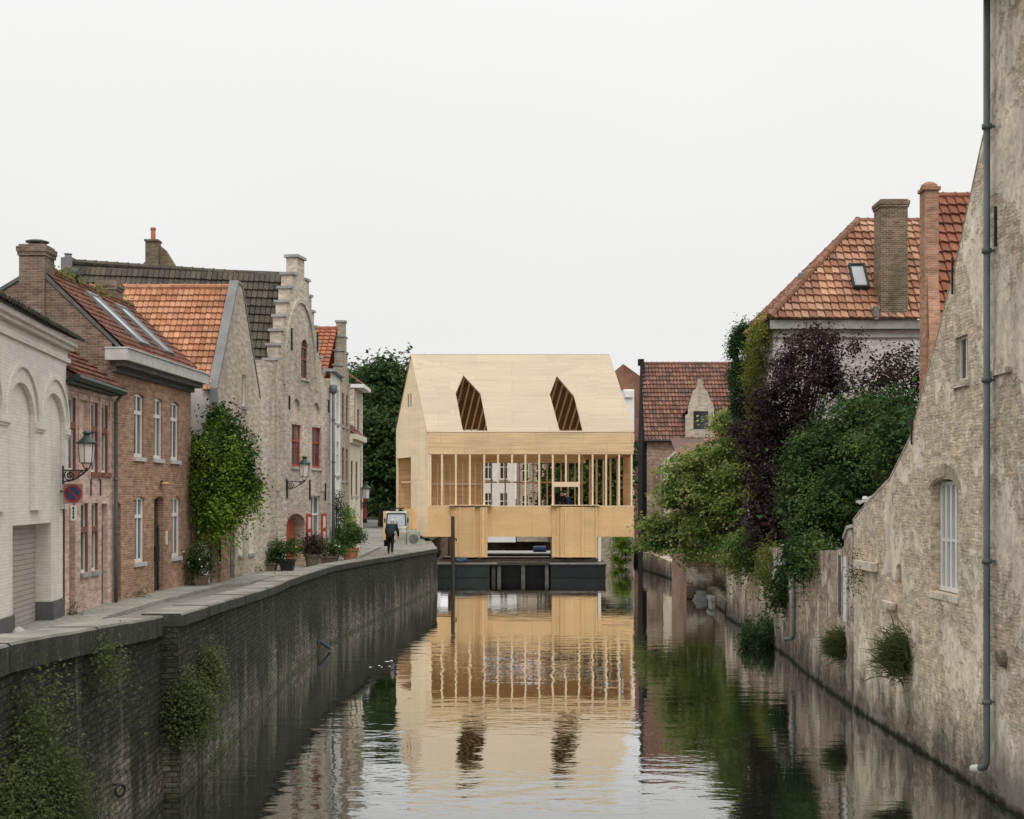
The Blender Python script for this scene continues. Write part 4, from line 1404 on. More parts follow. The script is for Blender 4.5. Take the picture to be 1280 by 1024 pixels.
b.tube([FS.P(ud, 9.35, .16), FS.P(ud, 2.3, .16)], .065, 8)
for z in (8.2, 6.4, 4.6, 3.0): b.tube([FS.P(ud, z, .16), FS.P(ud, z + .08, .16)], .085, 8)
b.build('drain_pipe', 'greenzinc', S_, smooth=True)

# ---- chimney stack of a house behind the dark ridge
o = thing('rear_chimney_house', 'far brick gable with chimney and red pot rising behind dark roof', 'house', (-19.5, 75, 2))
fx = lambda px: (px - 640) * 75 / FPX
fz = lambda py: CZ - (py - HY) * 75 / FPX
b = MB()
b.extr([V(fx(160), 75, 2), V(fx(226), 75, 2), V(fx(226), 75, fz(345)), V(fx(221), 75, fz(336)), V(fx(206), 75, fz(312)), V(fx(200), 75, fz(307)), V(fx(183), 75, fz(326)), V(fx(160), 75, fz(345))], V(0, .5, 0))
b.build('gable', 'brick_chim', o)
b = MB(); b.box(fx(184), fx(199.5), 74.6, 75.3, fz(334), fz(303)); b.box(fx(183), fx(200.5), 74.5, 75.4, fz(303) - .0, fz(301)); c = b.build('chimney', 'brick_chim', o)
b = MB(); b.lathe((fx(191.5), 75, fz(302)), [(.14, 0), (.13, .6), (.16, .65), (.16, .75)], 10); b.build('chimney_pot', 'terracotta', c)
b = MB(); b.tiles(V(fx(160), 75.5, fz(400)), V(1, 0, 0), V(0, 3, 3), [(0, 0), (2.9, 0), (2.9, 4.2), (0, 4.2)], seed=3); b.build('roof', 'tile_dark', o)

# ---- the oblique houses beyond: white, stepped brick, cream, tall brick
XF = -7.72
F1 = Fr((XF, 57.85), (XF, 61.2))
o = thing('white_house', 'narrow white plastered house beside the stepped gable drain pipe', 'house', (XF, 59.5, 2.1))
w1 = [(a, a + .8, z, z + 1.5) for a in (.5, 2.0) for z in (5.9, 8.2)] + [(.5, 1.3, 3.0, 4.6)]
d1 = (2.0, 2.8, ZB, 4.6)
b = MB(); b.wall(F1, [(0, ZB), (F1.L, ZB), (F1.L, 10.25), (0, 10.3)], [lo(r) for r in w1 + [d1]], .15)
b.build('wall', 'white_wall', o)
for r in w1: window(F1, r, o, 'white_paint', .1, .06, 1, (.65,), 'stone', 'glass')
door(F1, d1, o, 'green_dark', .12)
b = MB(); b.tiles(V(-13.5, 57.9, 9.7), V(1, 0, 0), V(0, 4.2, 2.9), [(0, 0), (5.5, 0), (5.5, 5.1), (0, 5.1)], tw=.25, th=.34, seed=17)
b.ridge(V(-13.5, 62.1, 12.62), V(-8, 62.1, 12.62), .13)
b.poly([V(-13.5, 62.1, 12.6), V(-8, 62.1, 12.6), V(-8, 66, 9.8), V(-13.5, 66, 9.8)])
b.build('roof', 'tile_red2', o)
b = MB(); b.fbox(F1, -.02, F1.L, 10.3, 10.42, -.3, .22); b.build('cornice', 'stone', o)
F2 = Fr((XF + .02, 61.2), (XF + .02, 64.5))
o = thing('stepped_brick_house', 'slim grey brick house with stepped parapet and tall finial', 'house', (XF, 62.8, 2.1))
w2 = [(a, a + .8, z, z + 1.5) for a in (.45, 1.9) for z in (5.7, 8.2)]
b = MB()
par = [(0, ZB), (3.3, ZB), (3.3, 10.2), (2.9, 10.2), (2.9, 10.9), (2.5, 10.9), (2.5, 11.6), (2.1, 11.6), (2.1, 12.3), (1.9, 12.3), (1.9, 13.0), (1.4, 13.0), (1.4, 12.3), (1.2, 12.3), (1.2, 11.6), (.8, 11.6), (.8, 10.9), (.4, 10.9), (.4, 10.2), (0, 10.2)]
b.wall(F2, par, [lo(r) for r in w2], .15, thick=.4)
b.build('wall', 'brick_old2', o)
b = MB()
for (u0, z0_), (u1, z1_) in zip(par[2:], par[3:]):
    if abs(z0_ - z1_) < .01: b.fbox(F2, min(u0, u1) - .05, max(u0, u1) + .05, z0_ + .003, z0_ + .09, -.45, .05)
build_each(b, 'step_capstone', 'stone', o)
for r in w2: window(F2, r, o, 'redbrown', .1, .06, 1, (.65,), 'stone', 'glass_dark')
F3 = Fr((XF, 64.5), (XF, 69.0))
o = thing('cream_house', 'low cream plastered house with brown shuttered windows and cornice', 'house', (XF, 66.7, 2.1))
w3 = [(a, a + .9, 5.0, 6.7) for a in (.6, 2.6)]
d3 = (1.7, 2.6, ZB, 4.3)
b = MB(); b.wall(F3, [(0, ZB), (F3.L, ZB), (F3.L, 7.7), (0, 7.7)], [lo(r) for r in w3 + [d3]], .15)
b.wall(Fr((XF, 69), (-13, 69)), [(0, ZB), (5.3, ZB), (5.3, 7.7), (0, 7.7)])
b.build('wall', 'cream', o)
for r in w3: window(F3, r, o, 'redbrown', .1, .07, 1, (.65,), 'stone', 'glass_dark')
door(F3, d3, o, 'redbrown', .12)
b = MB(); b.fbox(F3, 0, F3.L + .1, 7.7, 7.95, -.2, .35); b.fbox(F3, 0, F3.L + .06, 7.52, 7.697, .003, .15); b.build('cornice', 'cream', o)
b = MB(); b.tiles(F3.P(0, 7.96, .2), F3.t3, -F3.n3 + UP * .9, [(0, 0), (F3.L, 0), (F3.L, 3.4), (0, 3.4)], seed=2); b.build('roof', 'tile_brown', o)
F4 = Fr((XF - .25, 69.05), (XF - .25, 72.2))
o = thing('tall_brick_house', 'tall brick house with white quoins and jutting eave at row end', 'house', (XF, 70.5, 2.1))
w4 = [(1.0, 1.9, z, z + 1.5) for z in (5.2, 8.0)]
b = MB(); b.wall(F4, [(0, ZB), (F4.L, ZB), (F4.L, 10.5), (0, 10.5)], [lo(r) for r in w4], .15)
b.wall(Fr((-15, 69.06), (XF - .25, 69.06)), [(0, ZB), (7.0, ZB), (7.0, 10.5), (3.5, 13.0), (0, 10.5)])
b.wall(Fr((XF - .25, 72.2), (-15, 72.2)), [(0, ZB), (7.0, ZB), (7.0, 10.5), (3.5, 13.0), (0, 10.5)])
b.build('wall', 'brick_old', o)
b = MB()
for k in range(22):
    w = .32 if k % 2 else .2
    b.fbox(F4, F4.L - w, F4.L + .02, ZB + k * .385, ZB + k * .385 + .37, .003, .035)
build_each(b, 'quoin', 'white_wall', o)
for r in w4: window(F4, r, o, 'redbrown', .1, .06, 1, (.65,), 'stone', 'glass_dark')
b = MB(); b.fbox(F4, -.05, F4.L + .25, 10.5, 10.68, -.3, .45); b.build('eave', 'white_paint', o)
b = MB(); b.tiles(F4.P(0, 10.7, .3), F4.t3, -F4.n3 + UP * .7, [(0, 0), (F4.L, 0), (F4.L, 4.2), (0, 4.2)], seed=2); b.build('roof', 'tile_brown', o)

# ================================================================ timber pavilion over the water
P_ = thing('timber_pavilion', 'pale timber house pavilion with steep roof straddling the canal', 'pavilion', (1, 87, .9))
D0, DR, DB = 84.0, 87.5, 91.0
SK = -.367                                   # the plan leans left going back
XL, XR = -5.19, 7.51
ZE, ZRG, ZBE = 8.95, 14.12, 9.5
def sk(x, D): return x + SK * (D - D0)
FP = Fr((XL, D0), (XR, D0))
FBK = Fr((sk(XR, DB), DB), (sk(XL, DB), DB))
FLs = Fr((sk(XL, DB), DB), (XL, D0))
FRs = Fr((XR, D0), (sk(XR, DB), DB))
pu = lambda px: (px - 640) * D0 / FPX - XL
pz = lambda py: CZ - (py - HY) * D0 / FPX
# front roof slope with its two slanted openings
S0, S1 = V(XL - .05, D0 - .03, ZE), V(sk(XL, DR), DR, ZRG)
s_n = V(0, -(ZRG - ZE), (DR - D0)).normalized()
def onslope(px, py):
    d = at(px, py, 1) - V(0, 0, CZ)
    t = (V(XL, D0 - .03, ZE) - V(0, 0, CZ)).dot(s_n) / d.dot(s_n)
    return V(0, 0, CZ) + d * t
outer = [V(XL - .05, D0 - .03, ZE), V(XR + .05, D0 - .03, ZE), V(sk(XR, DR) + .05, DR, ZRG), V(sk(XL, DR) - .05, DR, ZRG)]
cut1 = [onslope(*p) for p in ((578.6, 538.6), (569.6, 491.4), (579.2, 469.2), (600.5, 491.8), (609.5, 538.6))]
cut2 = [onslope(*p) for p in ((699.5, 538.6), (687.2, 493.0), (696.0, 470.0), (717.6, 495.2), (728.4, 538.6))]
th = -s_n * .2
b = MB()
b.tess([outer, cut1, cut2])
b.tess([[p + th for p in l] for l in (outer, cut1, cut2)])
for l in (outer, cut1, cut2):
    for i in range(len(l)):
        j = (i + 1) % len(l)
        b.poly([l[i], l[j], l[j] + th, l[i] + th])
b.build('roof', 'ply_roof', P_)
b = MB()
bk = [V(sk(XL, DR) - .05, DR + .01, ZRG), V(sk(XR, DR) + .05, DR + .01, ZRG), V(sk(XR, DB) + .05, DB + .05, ZBE - .05), V(sk(XL, DB) - .05, DB + .05, ZBE - .05)]
bn = V(0, (ZRG - ZBE), (DB - DR)).normalized()
b.extr(bk, -bn * .05)
M['sheathing'] = timber('dark sheathing board', (.26, .165, .085), (.5, 1, 6), .15, (1.25, 2.5), contrast=.2)
b.build('rear_roof', 'sheathing', P_)
n_r = 29
for k in range(n_r):
    x = XL + .25 + (XR - XL - .5) * k / (n_r - 1)
    a = V(sk(x, DR + .25), DR + .25, ZRG - .33) - bn * .15
    c = V(sk(x, DB), DB, ZBE) - bn * .15
    b = MB(); b.beam(a, c, .10, .22, bn)
    b.build('rafter', 'stud_bright', P_)
b = MB(); b.beam(V(sk(XL, 89.6) + .1, 89.6, 11.0), V(sk(XR, 89.6) - 6.9, 89.6, 11.6), .1, .16)
b.build('purlin', 'stud_bright', P_)
# left gable wall: closed towards the street corner, cut away low at the back
ud = FLs.L * (DB - 87.6) / (DB - D0)
slit = lambda px: (FLs.u(px) - .13, FLs.u(px) + .13, 10.75, 11.6)
b = MB()
b.wall(FLs, [(FLs.L, 2.48), (FLs.L, ZE), (FLs.L / 2, ZRG), (0, ZBE), (0, 7.5), (ud, 7.5), (ud, 2.56)], [lo(slit(510.2)), lo(slit(513.6))], .14, thick=.14)
b.build('side_wall', 'ply_side', P_)
for px in (510.2, 513.6):
    r = slit(px); b = MB(); b.fbox(FLs, r[0] + .003, r[1] - .003, r[2], r[3], -.05, -.02); b.build('slit_shade_panel', 'slate_dark', P_)  # dark panel stands in for the unlit interior behind each slit
b = MB()
b.fbox(FLs, .02, .2, 2.3, 7.498, -.14, -.01); b.fbox(FLs, ud - .12, ud - .002, 2.6, 7.498, -.3, -.142)
b.build('corner_post', 'stud', P_)
b = MB()
b.poly([V(-7.7, DB - .02, 2.3), V(-5.4, DB - .02, 2.3), V(-5.4, DB - .02, 7.5), V(-7.7, DB - .02, 7.5)])
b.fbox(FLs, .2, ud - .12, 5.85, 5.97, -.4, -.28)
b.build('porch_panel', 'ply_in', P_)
# fascia, lower panels, window sill
b = MB(); b.fbox(FP, 0, FP.L, 7.57, ZE - .004, -.14, 0)
b.build('fascia', 'ply_fascia', P_)
b = MB(); b.fbox(FP, 0, FP.L, 2.48, 4.32, -.14, 0)
b.build('lower_panel', 'osb', P_)
b = MB(); b.fbox(FP, 0, FP.L, 4.324, 4.40, -.3, .015)
for a, c in ((563, 613), (690, 747)): b.fbox(FP, pu(a) - .08, pu(c) + .08, 4.404, 4.45, -.3, .42)
b.build('sill_rail', 'stud', P_)
for px in (538, 552.4, 569.8, 587.3, 605.2, 622.5, 640, 656.8, 674, 691, 707.4, 724, 740.8, 757.7, 774, 789.6):
    b = MB(); zlow = 4.42
    if 700 < px < 715: zlow = 5.86
    b.fbox(FP, pu(px) - .055, pu(px) + .055, zlow, 7.565, -.26, -.012)
    b.build('stud', 'stud', P_)
b = MB(); b.fbox(FP, pu(691) + .056, pu(724) - .056, 5.56, 5.86, -.2, -.02); b.build('window_rail', 'stud', P_)
# floor, ceiling edge beam
b = MB()
b.extr([V(XL + .1, D0 + .15, 2.5), V(XR - .1, D0 + .15, 2.5), V(sk(XR, DB) - .1, DB - .15, 2.5), V(sk(XL, DB) + 2.2, DB - .15, 2.5), V(sk(XL, 87.6) + .1, 87.6, 2.5)], V(0, 0, 1.05))
b.build('floor', 'ply_rear', P_)
# back wall: closed on the left, studs on the right
b = MB()
b.fbox(FBK, 0, FBK.L, 2.5, 4.2, 0, .12); b.fbox(FBK, 0, FBK.L, 7.2, ZBE - .12, 0, .12)
wl_u = FBK.L - (-1.90 - sk(XL, DB))
b.fbox(FBK, wl_u, FBK.L - 2.3, 4.203, 7.197, 0, .10)
b.build('rear_wall', 'ply_rear', P_)
b = MB()
for k in range(9): b.fbox(FBK, wl_u + .1 + k * .42, wl_u + .17 + k * .42, 4.21, 7.19, -.16, -.002)
b.fbox(FBK, wl_u + .05, FBK.L - 2.4, 5.75, 5.87, -.18, -.162)
b.build('inner_batten', 'stud_bright', P_)
for k in range(15):
    u = .2 + k * (wl_u - .3) / 14
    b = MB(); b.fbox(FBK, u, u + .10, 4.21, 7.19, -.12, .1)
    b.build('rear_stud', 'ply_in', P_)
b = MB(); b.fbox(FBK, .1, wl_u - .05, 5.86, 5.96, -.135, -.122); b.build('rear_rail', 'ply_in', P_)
# right flank: solid strip at the front corner then open studs
b = MB()
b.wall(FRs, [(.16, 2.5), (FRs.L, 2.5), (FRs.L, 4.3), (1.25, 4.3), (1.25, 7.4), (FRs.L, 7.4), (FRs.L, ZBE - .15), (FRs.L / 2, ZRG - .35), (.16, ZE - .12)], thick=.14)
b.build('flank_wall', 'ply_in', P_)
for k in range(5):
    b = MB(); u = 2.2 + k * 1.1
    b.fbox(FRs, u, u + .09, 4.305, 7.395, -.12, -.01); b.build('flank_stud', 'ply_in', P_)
# two hanging bays with folded boards
def bay(pts, cleats):
    loop = [V((px - 640) * d / FPX, d, 1.22) for px, d in pts]
    b = MB(); b.extr(loop, V(0, 0, 3.10))
    o = b.build('bay', 'osb', P_)
    for px, d in cleats:
        c = MB(); x = (px - 640) * d / FPX
        c.box(x - .045, x + .045, d - .05, d + .05, 1.22, 4.30)
        c.build('cleat', 'osb', o)
bay([(560, 86), (564.5, 83.86), (571, 83.72), (592, 83.66), (594, 83.84), (600.5, 83.82), (602, 83.64), (608.6, 83.66), (609.5, 86)], [(575, 83.66), (592.3, 83.62), (600.6, 83.74), (608.4, 83.62)])
bay([(688, 86), (690, 83.9), (697, 83.80), (701, 83.62), (707, 83.56), (727.6, 83.62), (745.6, 83.72), (748.5, 86)], [(697.3, 83.74), (707.2, 83.52), (727.6, 83.58), (745.4, 83.70)])
b = MB(); x = (749.3 - 640) * 84 / FPX; b.box(x - .1, x + .1, 84.0, 84.2, .95, 2.475); b.build('prop', 'cream_paint', P_)
b = MB()
b.box(-4.4, 5.3, 83.75, 83.95, .955, 1.10); b.box(-4.4, 5.3, 86.3, 86.5, .955, 1.10)
for px in (566, 600, 690, 712, 742): 
    x = (px - 640) * 84 / FPX; b.box(x - .12, x + .12, 83.7, 86.6, 1.104, 1.21)
build_each(b, 'bearer', 'wet_wood', P_)

# ---------------------------------------------------------------- pontoon, barge, post
o = thing('pontoon', 'dark green steel pontoon in sections carrying the timber pavilion', 'pontoon', (.6, 84, 0))
px_ = lambda px, D: (px - 640) * D / FPX
for a, c, m in ((546.5, 612, 'steel_green'), (688.5, 757, 'steel_dark')):
    b = MB(); x0, x1 = px_(a, 83), px_(c, 83)
    b.box(x0, x1, 83.0, 92, -.6, .82); b.box(x0 - .05, x1 + .05, 82.95, 83.0, .70, .82)
    b.box(x0 - .02, x1 + .02, 82.97, 82.999, .05, .10)
    for k in range(4):
        x = x0 + (x1 - x0) * (k + .5) / 4; b.box(x - .02, x + .02, 82.975, 82.998, .12, .69)
    b.build('hull', m, o)
b = MB(); b.box(px_(612, 83) + .05, px_(688.5, 83) - .05, 84.2, 92, -.6, .80); b.build('recessed_hull', 'steel_dark', o)
M['fender'] = plain('grey worn fender timber', (.11, .105, .095), .85, .2, .3, 4, .3)
for px in (617, 624, 654, 683.5):
    b = MB(); x = px_(px, 83.2); b.box(x - .11, x + .11, 83.1, 83.32, -.6, .78); b.build('fender_post', 'wet_wood' if px < 620 else 'fender', o)
b = MB(); b.box(px_(622, 83), px_(686, 83), 82.98, 83.4, .785, .93); b.build('cross_beam', 'wet_wood', o)
b = MB()
for k in range(16):
    b.box(px_(546, 83), px_(758.5, 83), 83.42 + k * .56, 83.42 + k * .56 + .545, .822, .90)
b.box(px_(546, 83), px_(621, 83), 82.9, 83.41, .822, .90); b.box(px_(687, 83), px_(758.5, 83), 82.9, 83.41, .822, .90)
b.build('deck', 'deck', o)
o = thing('work_barge', 'grey flat work barge seen in the gap beneath the pavilion', 'barge', (0, 96, .3))
b = MB(); b.box(-3.5, 3.2, 94.5, 99, -.3, .95); b.box(-3.5, 3.2, 94.4, 94.5, .8, .94); b.build('hull', 'steel_dark', o)
b = MB(); b.box(-3.4, 3.1, 94.52, 98.9, .952, 1.02); b.build('deck', 'stone', o)
o = thing('blue_drum', 'blue plastic drum lying on the grey work barge deck', 'drum', (1.9, 96.5, 1.02))
b = MB(); b.tube([(1.5, 96.5, 1.24), (1.53, 96.5, 1.24), (1.54, 96.5, 1.24), (2.4, 96.5, 1.24), (2.41, 96.5, 1.24), (2.44, 96.5, 1.24)], [.18, .21, .22, .22, .21, .18], 14); b.build('barrel', plain('blue plastic', (.02, .045, .11), .5, .3, .2), o)
o = thing('mooring_post', 'tall dark wooden mooring post standing before the left bay', 'post', (px_(566, 81), 81, 0))
b = MB(); x = px_(566, 81)
b.tube([(x, 81, -1.5), (x + .01, 81, 1.5), (x, 81, 3.72), (x, 81, 3.8)], [.125, .115, .108, .085], 10); b.build('shaft', 'wet_wood', o)
b = MB(); b.tube([(x + .1, 81, 2.45), (x + .2, 80.95, 2.45), (x + .2, 80.95, 2.30)], .05, 6); b.build('cleat', 'iron', o)
o = thing('tarpaulin_bundle', 'small blue and black bundle left on pontoon edge by post', 'bundle', (px_(575, 83.2), 83.2, .9))
b = MB(); x = px_(576, 83.2)
b.ball((x - .18, 83.2, 1.05), .2, .18, .14); b.ball((x + .15, 83.25, 1.1), .25, .2, .17); b.ball((x + .02, 83.1, 1.02), .16, .12, .1)
b.build('cloth', plain('blue black tarpaulin', (.03, .06, .10), .6, .3, .5, 3), o, smooth=True)

# ================================================================ right bank
FW = Fr((8.02, 32), (7.80, 8))
uDw = lambda D: 32 - D
H_ = thing('canal_house', 'tall weathered canal house wall with drain pipe at right edge', 'house', (8, 20, 0))
ug = uDw(22.75)
gtop = [(1229, 172), (1225, 190), (1195, 330), (1165, 446), (1138, 548), (1112, 600), (1085, 628), (1066, 652)]
gl = [FW.uz(*p) for p in gtop]
wt = (FW.u(1163.5), FW.u(1198), 3.2, 5.32)
wsm = (FW.u(1194), FW.u(1209.5), 7.03, 7.83)
wsl = (FW.u(1120.5), FW.u(1127), 3.16, 3.60)
b = MB()
b.wall(FW, [(.05, -.8), (ug, -.8), (ug, gl[0][1] + .15)] + gl + [(.05, gl[-1][1] - .15)], [(arch_loop(wt[0], wt[1], wt[2], wt[3] - .2, .2), .42), (lo(wsm), .25), (arch_loop(wsl[0], wsl[1], wsl[2], wsl[3] - .12, .12), .3)], .3, thick=.5)
b.build('gable', 'gable_wall', H_)
b = MB()
for (u0, z0), (u1, z1) in zip(gl, gl[1:]):
    b.prism(FW, [(u0, z0 + .002), (u0 + .015, z0 + .05), (u1 + .015, z1 + .05), (u1, z1 + .002)], -.51, .012)
b.build('verge_course', 'brick_old', H_)
b = MB()
b.wall(FW, [(ug + .002, -.8), (FW.L, -.8), (FW.L, 14.6), (ug + .002, 14.6)], [], d=.02, thick=.5)
b.wall(Fr((7.85, 22.75), (17, 22.75)).__class__((17, 22.74), (7.9, 22.74)), [(0, 1), (9.1, 1), (9.1, 14.6), (0, 14.6)])
b.build('wall', 'canal_wall', H_)
b = MB(); b.poly([FW.P(ug - .3, 14.3, .4), FW.P(FW.L, 14.3, .4), FW.P(FW.L, 18, -4.5), FW.P(ug - .3, 18, -4.5)]); b.build('roof', 'tile_brown', H_)
# tall barred window
b = MB()
nb = 6
for k in range(nb):
    u = wt[0] + .10 + (wt[1] - wt[0] - .2) * k / (nb - 1)
    b.fbox(FW, u - .06, u + .06, wt[2] + .1, wt[3] - .06, -.22, -.17)
b.fbox(FW, wt[0] + .01, wt[1] - .01, wt[2] + .02, wt[2] + .1, -.23, -.16); b.fbox(FW, wt[0] + .01, wt[1] - .01, 4.15, 4.2, -.225, -.175)
b.fbox(FW, wt[0] + .01, wt[1] - .01, wt[3] - .12, wt[3] - .05, -.23, -.16)
w = b.build('window', 'white_paint', H_)
b = MB(); b.fbox(FW, wt[0] + .002, wt[1] - .002, wt[2], wt[3], -.33, -.31); b.build('pane', 'glass', w)
b = MB(); b.fbox(FW, wt[0] - .02, wt[1] + .04, wt[2] - .12, wt[2] - .004, -.3, .03); b.build('sill', 'canal_wall', w)
window(FW, (wsm[0] + .0, wsm[1], wsm[2], wsm[3]), H_, 'cream_paint', .14, .05, 1, (), 'brick_old', 'glass_dark')
b = MB()
for k in range(11):
    a0, a1 = math.pi * k / 11 + .01, math.pi * (k + 1) / 11 - .01
    c, r = (wt[0] + wt[1]) / 2, (wt[1] - wt[0]) / 2 + .04
    b.prism(FW, [(c - r * math.cos(a0), wt[3] - .2 + .23 * math.sin(a0)), (c - r * math.cos(a1), wt[3] - .2 + .23 * math.sin(a1)),
                 (c - (r + .1) * math.cos(a1), wt[3] - .2 + .47 * math.sin(a1)), (c - (r + .1) * math.cos(a0), wt[3] - .2 + .47 * math.sin(a0))], .003, .02)
b.build('window_arch', 'brick_old2', H_)
b = MB()
for px, y0_, y1_, w_, d_ in ((1193, 322, 368, .02, .03), (1247.5, 258, 308, .022, .035), (1142, 525, 556, .02, .03)):
    u, za = FW.uz(px, y0_); _, zb = FW.uz(px, y1_)
    b.fbox(FW, u - w_, u + w_, zb, za, .024, .024 + d_)
build_each(b, 'wall_anchor', 'iron', H_)
b = MB()
u0 = Fr((8.02 - .15, 32), (7.80 - .15, 8)).u(1233.5)
z_b = 5 - (962 - 620) * (32 - u0) / 1700
b.tube([FW.P(u0, 13.45, .15), FW.P(u0, z_b + .12, .15), FW.P(u0 - .02, z_b + .04, .17), FW.P(u0 - .28, z_b - .04, .24)], .055, 12)
for py in (168, 320, 478, 700, 872):
    u, z = FW.uz(1232.5, py); b.tube([FW.P(u0, z - .04, .15), FW.P(u0, z + .04, .15)], .08, 12)
    b.fbox(FW, u0 - .02, u0 + .02, z - .02, z + .02, .02, .12)
b.build('drain_pipe', 'greenzinc', H_, smooth=True)
b = MB(); b.tube([FW.P(u0 - .16, z_b - .02, .205), FW.P(u0 - .34, z_b - .055, .262)], .07, 12); b.build('pipe_shoe', 'sillstone', H_)
b = MB(); b.box(7.35, 7.95, 8, 22.5, 13.35, 13.47); b.tube([(7.62, 22.75, 13.5), (7.62, 8, 13.5)], .1, 8); b.build('gutter', 'zinc', H_)
b = MB()
M['stub'] = plain('rusty stub', (.17, .14, .11), .85, .2, .4, 8, .3)
u, z = FW.uz(1257.5, 823); b.tube([FW.P(u, z, 0), FW.P(u, z, .10), FW.P(u, z - .005, .13)], [.14, .14, .12], 12); b.build('pipe_stub', 'stub', H_)

b = MB()
for x0, x1, y0_, y1_, d_ in ((1108, 1122, 752, 760, .14), (1243, 1266, 461, 468, .06), (1075, 1098, 702, 712, .14)):
    r = FW.rect(x0, x1, y0_, y1_); b.fbox(FW, r[0], r[1], r[2], r[3], .021, .021 + d_)
build_each(b, 'ledge_stone', 'canal_wall', H_)

# ---- garden wall along the water
G_ = thing('garden_wall', 'long peeling garden wall along the water with overhanging plants', 'wall', (8.4, 42, 0))
GX = [(32, 8.02), (34.3, 8.10), (39.4, 8.33), (42, 8.55), (46, 8.66), (51, 8.76), (56, 8.83)]
GT = [(32, 4.25), (32.9, 4.18), (33.0, 3.72), (34.3, 3.62), (39.4, 3.42), (44, 3.3), (50, 3.15), (56, 2.95)]
gx = lambda D: lerp_tab(GX, D)
Ds = sorted(set([d for d, _ in GX] + [d for d, _ in GT] + [36.5, 48, 53]))
b = MB(); uu = 0
for Da, Db in zip(Ds, Ds[1:]):
    xa, xb, ta, tb = gx(Da), gx(Db), lerp_tab(GT, Da), lerp_tab(GT, Db)
    u1 = uu + math.hypot(xb - xa, Db - Da)
    b.poly([(xb, Db, -.8), (xa, Da, -.8), (xa, Da, ta), (xb, Db, tb)], [(-u1, -.8), (-uu, -.8), (-uu, ta), (-u1, tb)])
    b.poly([(xa + .38, Da, .9), (xb + .38, Db, .9), (xb + .38, Db, tb), (xa + .38, Da, ta)])
    b.poly([(xa, Da, ta), (xa + .38, Da, ta), (xb + .38, Db, tb), (xb, Db, tb)])
    uu = u1
b.poly([(gx(56), 56, -.8), (gx(56) + .38, 56, -.8), (gx(56) + .38, 56, 2.95), (gx(56), 56, 2.95)])
b.build('masonry', 'canal_wall_low', G_)
b = MB()
for Da, Db in ((32.02, 32.5), (32.5, 32.95)):
    b.extr([V(gx(Da) - .05, Da, lerp_tab(GT, Da) + .003), V(gx(Da) + .43, Da, lerp_tab(GT, Da) + .003), V(gx(Da) + .43, Da, lerp_tab(GT, Da) + .08), V(gx(Da) - .05, Da, lerp_tab(GT, Da) + .08)], V(gx(Db) - gx(Da), Db - Da - .01, lerp_tab(GT, Db) - lerp_tab(GT, Da)))
b.build('coping', 'sillstone', G_)
FG = Fr((gx(39.4), 39.4), (gx(34.3), 34.3)); FG2 = Fr((gx(34.3), 34.3), (gx(32), 32)); FG3 = Fr((gx(46), 46), (gx(42), 42))
b = MB()
u = FG2.u(1050); b.fbox(FG2, u - .10, u + .10, 2.1, 3.55, .003, .03); b.build('recess_shade_strip', 'plinth', G_)  # dark strip on the wall face stands in for a shaded recess
b = MB(); u = FG2.u(1060.5); b.tube([FG2.P(u, 3.55, .07), FG2.P(u, 2.0, .07)], .05, 8); b.build('white_pipe', 'white_paint', G_)
Dp = 40.0
b = MB(); b.tube([(gx(Dp) - .1, Dp, 3.4), (gx(Dp) - .1, Dp, .95), (gx(Dp) - .13, Dp + .1, .8), (gx(Dp) - .3, Dp + .35, .74)], .065, 8); b.build('drain_pipe', 'zinc', G_, smooth=True)
Fh = Fr((gx(42.3), 42.3), (gx(40.4), 40.4))
b = MB(); b.fbox(Fh, 0, Fh.L, 2.92, 3.0, .003, .38); b.build('ledge', 'stone', G_)
b = MB()
for u0_, u1_ in ((.02, .12), (.55, .63), (Fh.L - .12, Fh.L - .02)): b.fbox(Fh, u0_, u1_, 3.004, 3.5, .1, .18)
b.fbox(Fh, .125, Fh.L - .125, 3.43, 3.5, .1, .18); w = b.build('hatch', 'sillstone', G_)
b = MB(); b.fbox(Fh, .1, Fh.L - .1, 3.01, 3.43, .11, .13); b.build('pane', 'glass_dark', w)
o = thing('bracket_post', 'grey wooden post with pale forked head on wall corner', 'post', at(1083, 656, 31.0))
c = at(1083, 656, 31.0); c.x = 8.15
b = MB(); b.beam(c - V(0, 0, .3), c + V(0, 0, .55), .13, .13); b.build('shaft', 'stone', o)
b = MB(); b.beam(c + V(-.02, .1, .50), c + V(-.12, -.02, .62), .1, .08); b.beam(c + V(.14, 0, .58), c + V(-.30, 0, .52), .07, .05); b.beam(c + V(.05, 0, .64), c + V(-.25, 0, .48), .06, .045)
b.build('fork', 'sillstone', o)

# ---- white house with orange hipped roof
RH = thing('hipped_roof_house', 'flaking white brick house with orange hipped pantile roof', 'house', (13, 55, 1))
FRf = Fr((10, 52), (17, 52)); FRl = Fr((10, 58), (10, 52))
b = MB()
b.wall(FRf, [(0, .9), (7, .9), (7, 11.36), (0, 11.36)]); b.wall(FRl, [(0, .9), (6, .9), (6, 11.36), (0, 11.36)])
b.wall(Fr((17, 58), (10, 58)), [(0, .9), (7, .9), (7, 11.36), (0, 11.36)]); b.wall(Fr((17, 52), (17, 58)), [(0, .9), (6, .9), (6, 11.36), (0, 11.36)])
b.build('wall', 'white_brick2', RH)
b = MB()
b.fbox(FRf, -.02, 7, 11.05, 11.2, .003, .08); b.fbox(FRf, -.18, 7, 11.363, 11.70, -.1, .24); b.fbox(FRl, 0, 6.18, 11.363, 11.70, -.1, .18)
b.build('cornice', 'stone', RH)
vf = V(0, 55 - 51.7, 16.06 - 11.72); vl = V(14 - 9.8, 0, 16.06 - 11.72)
b = MB()
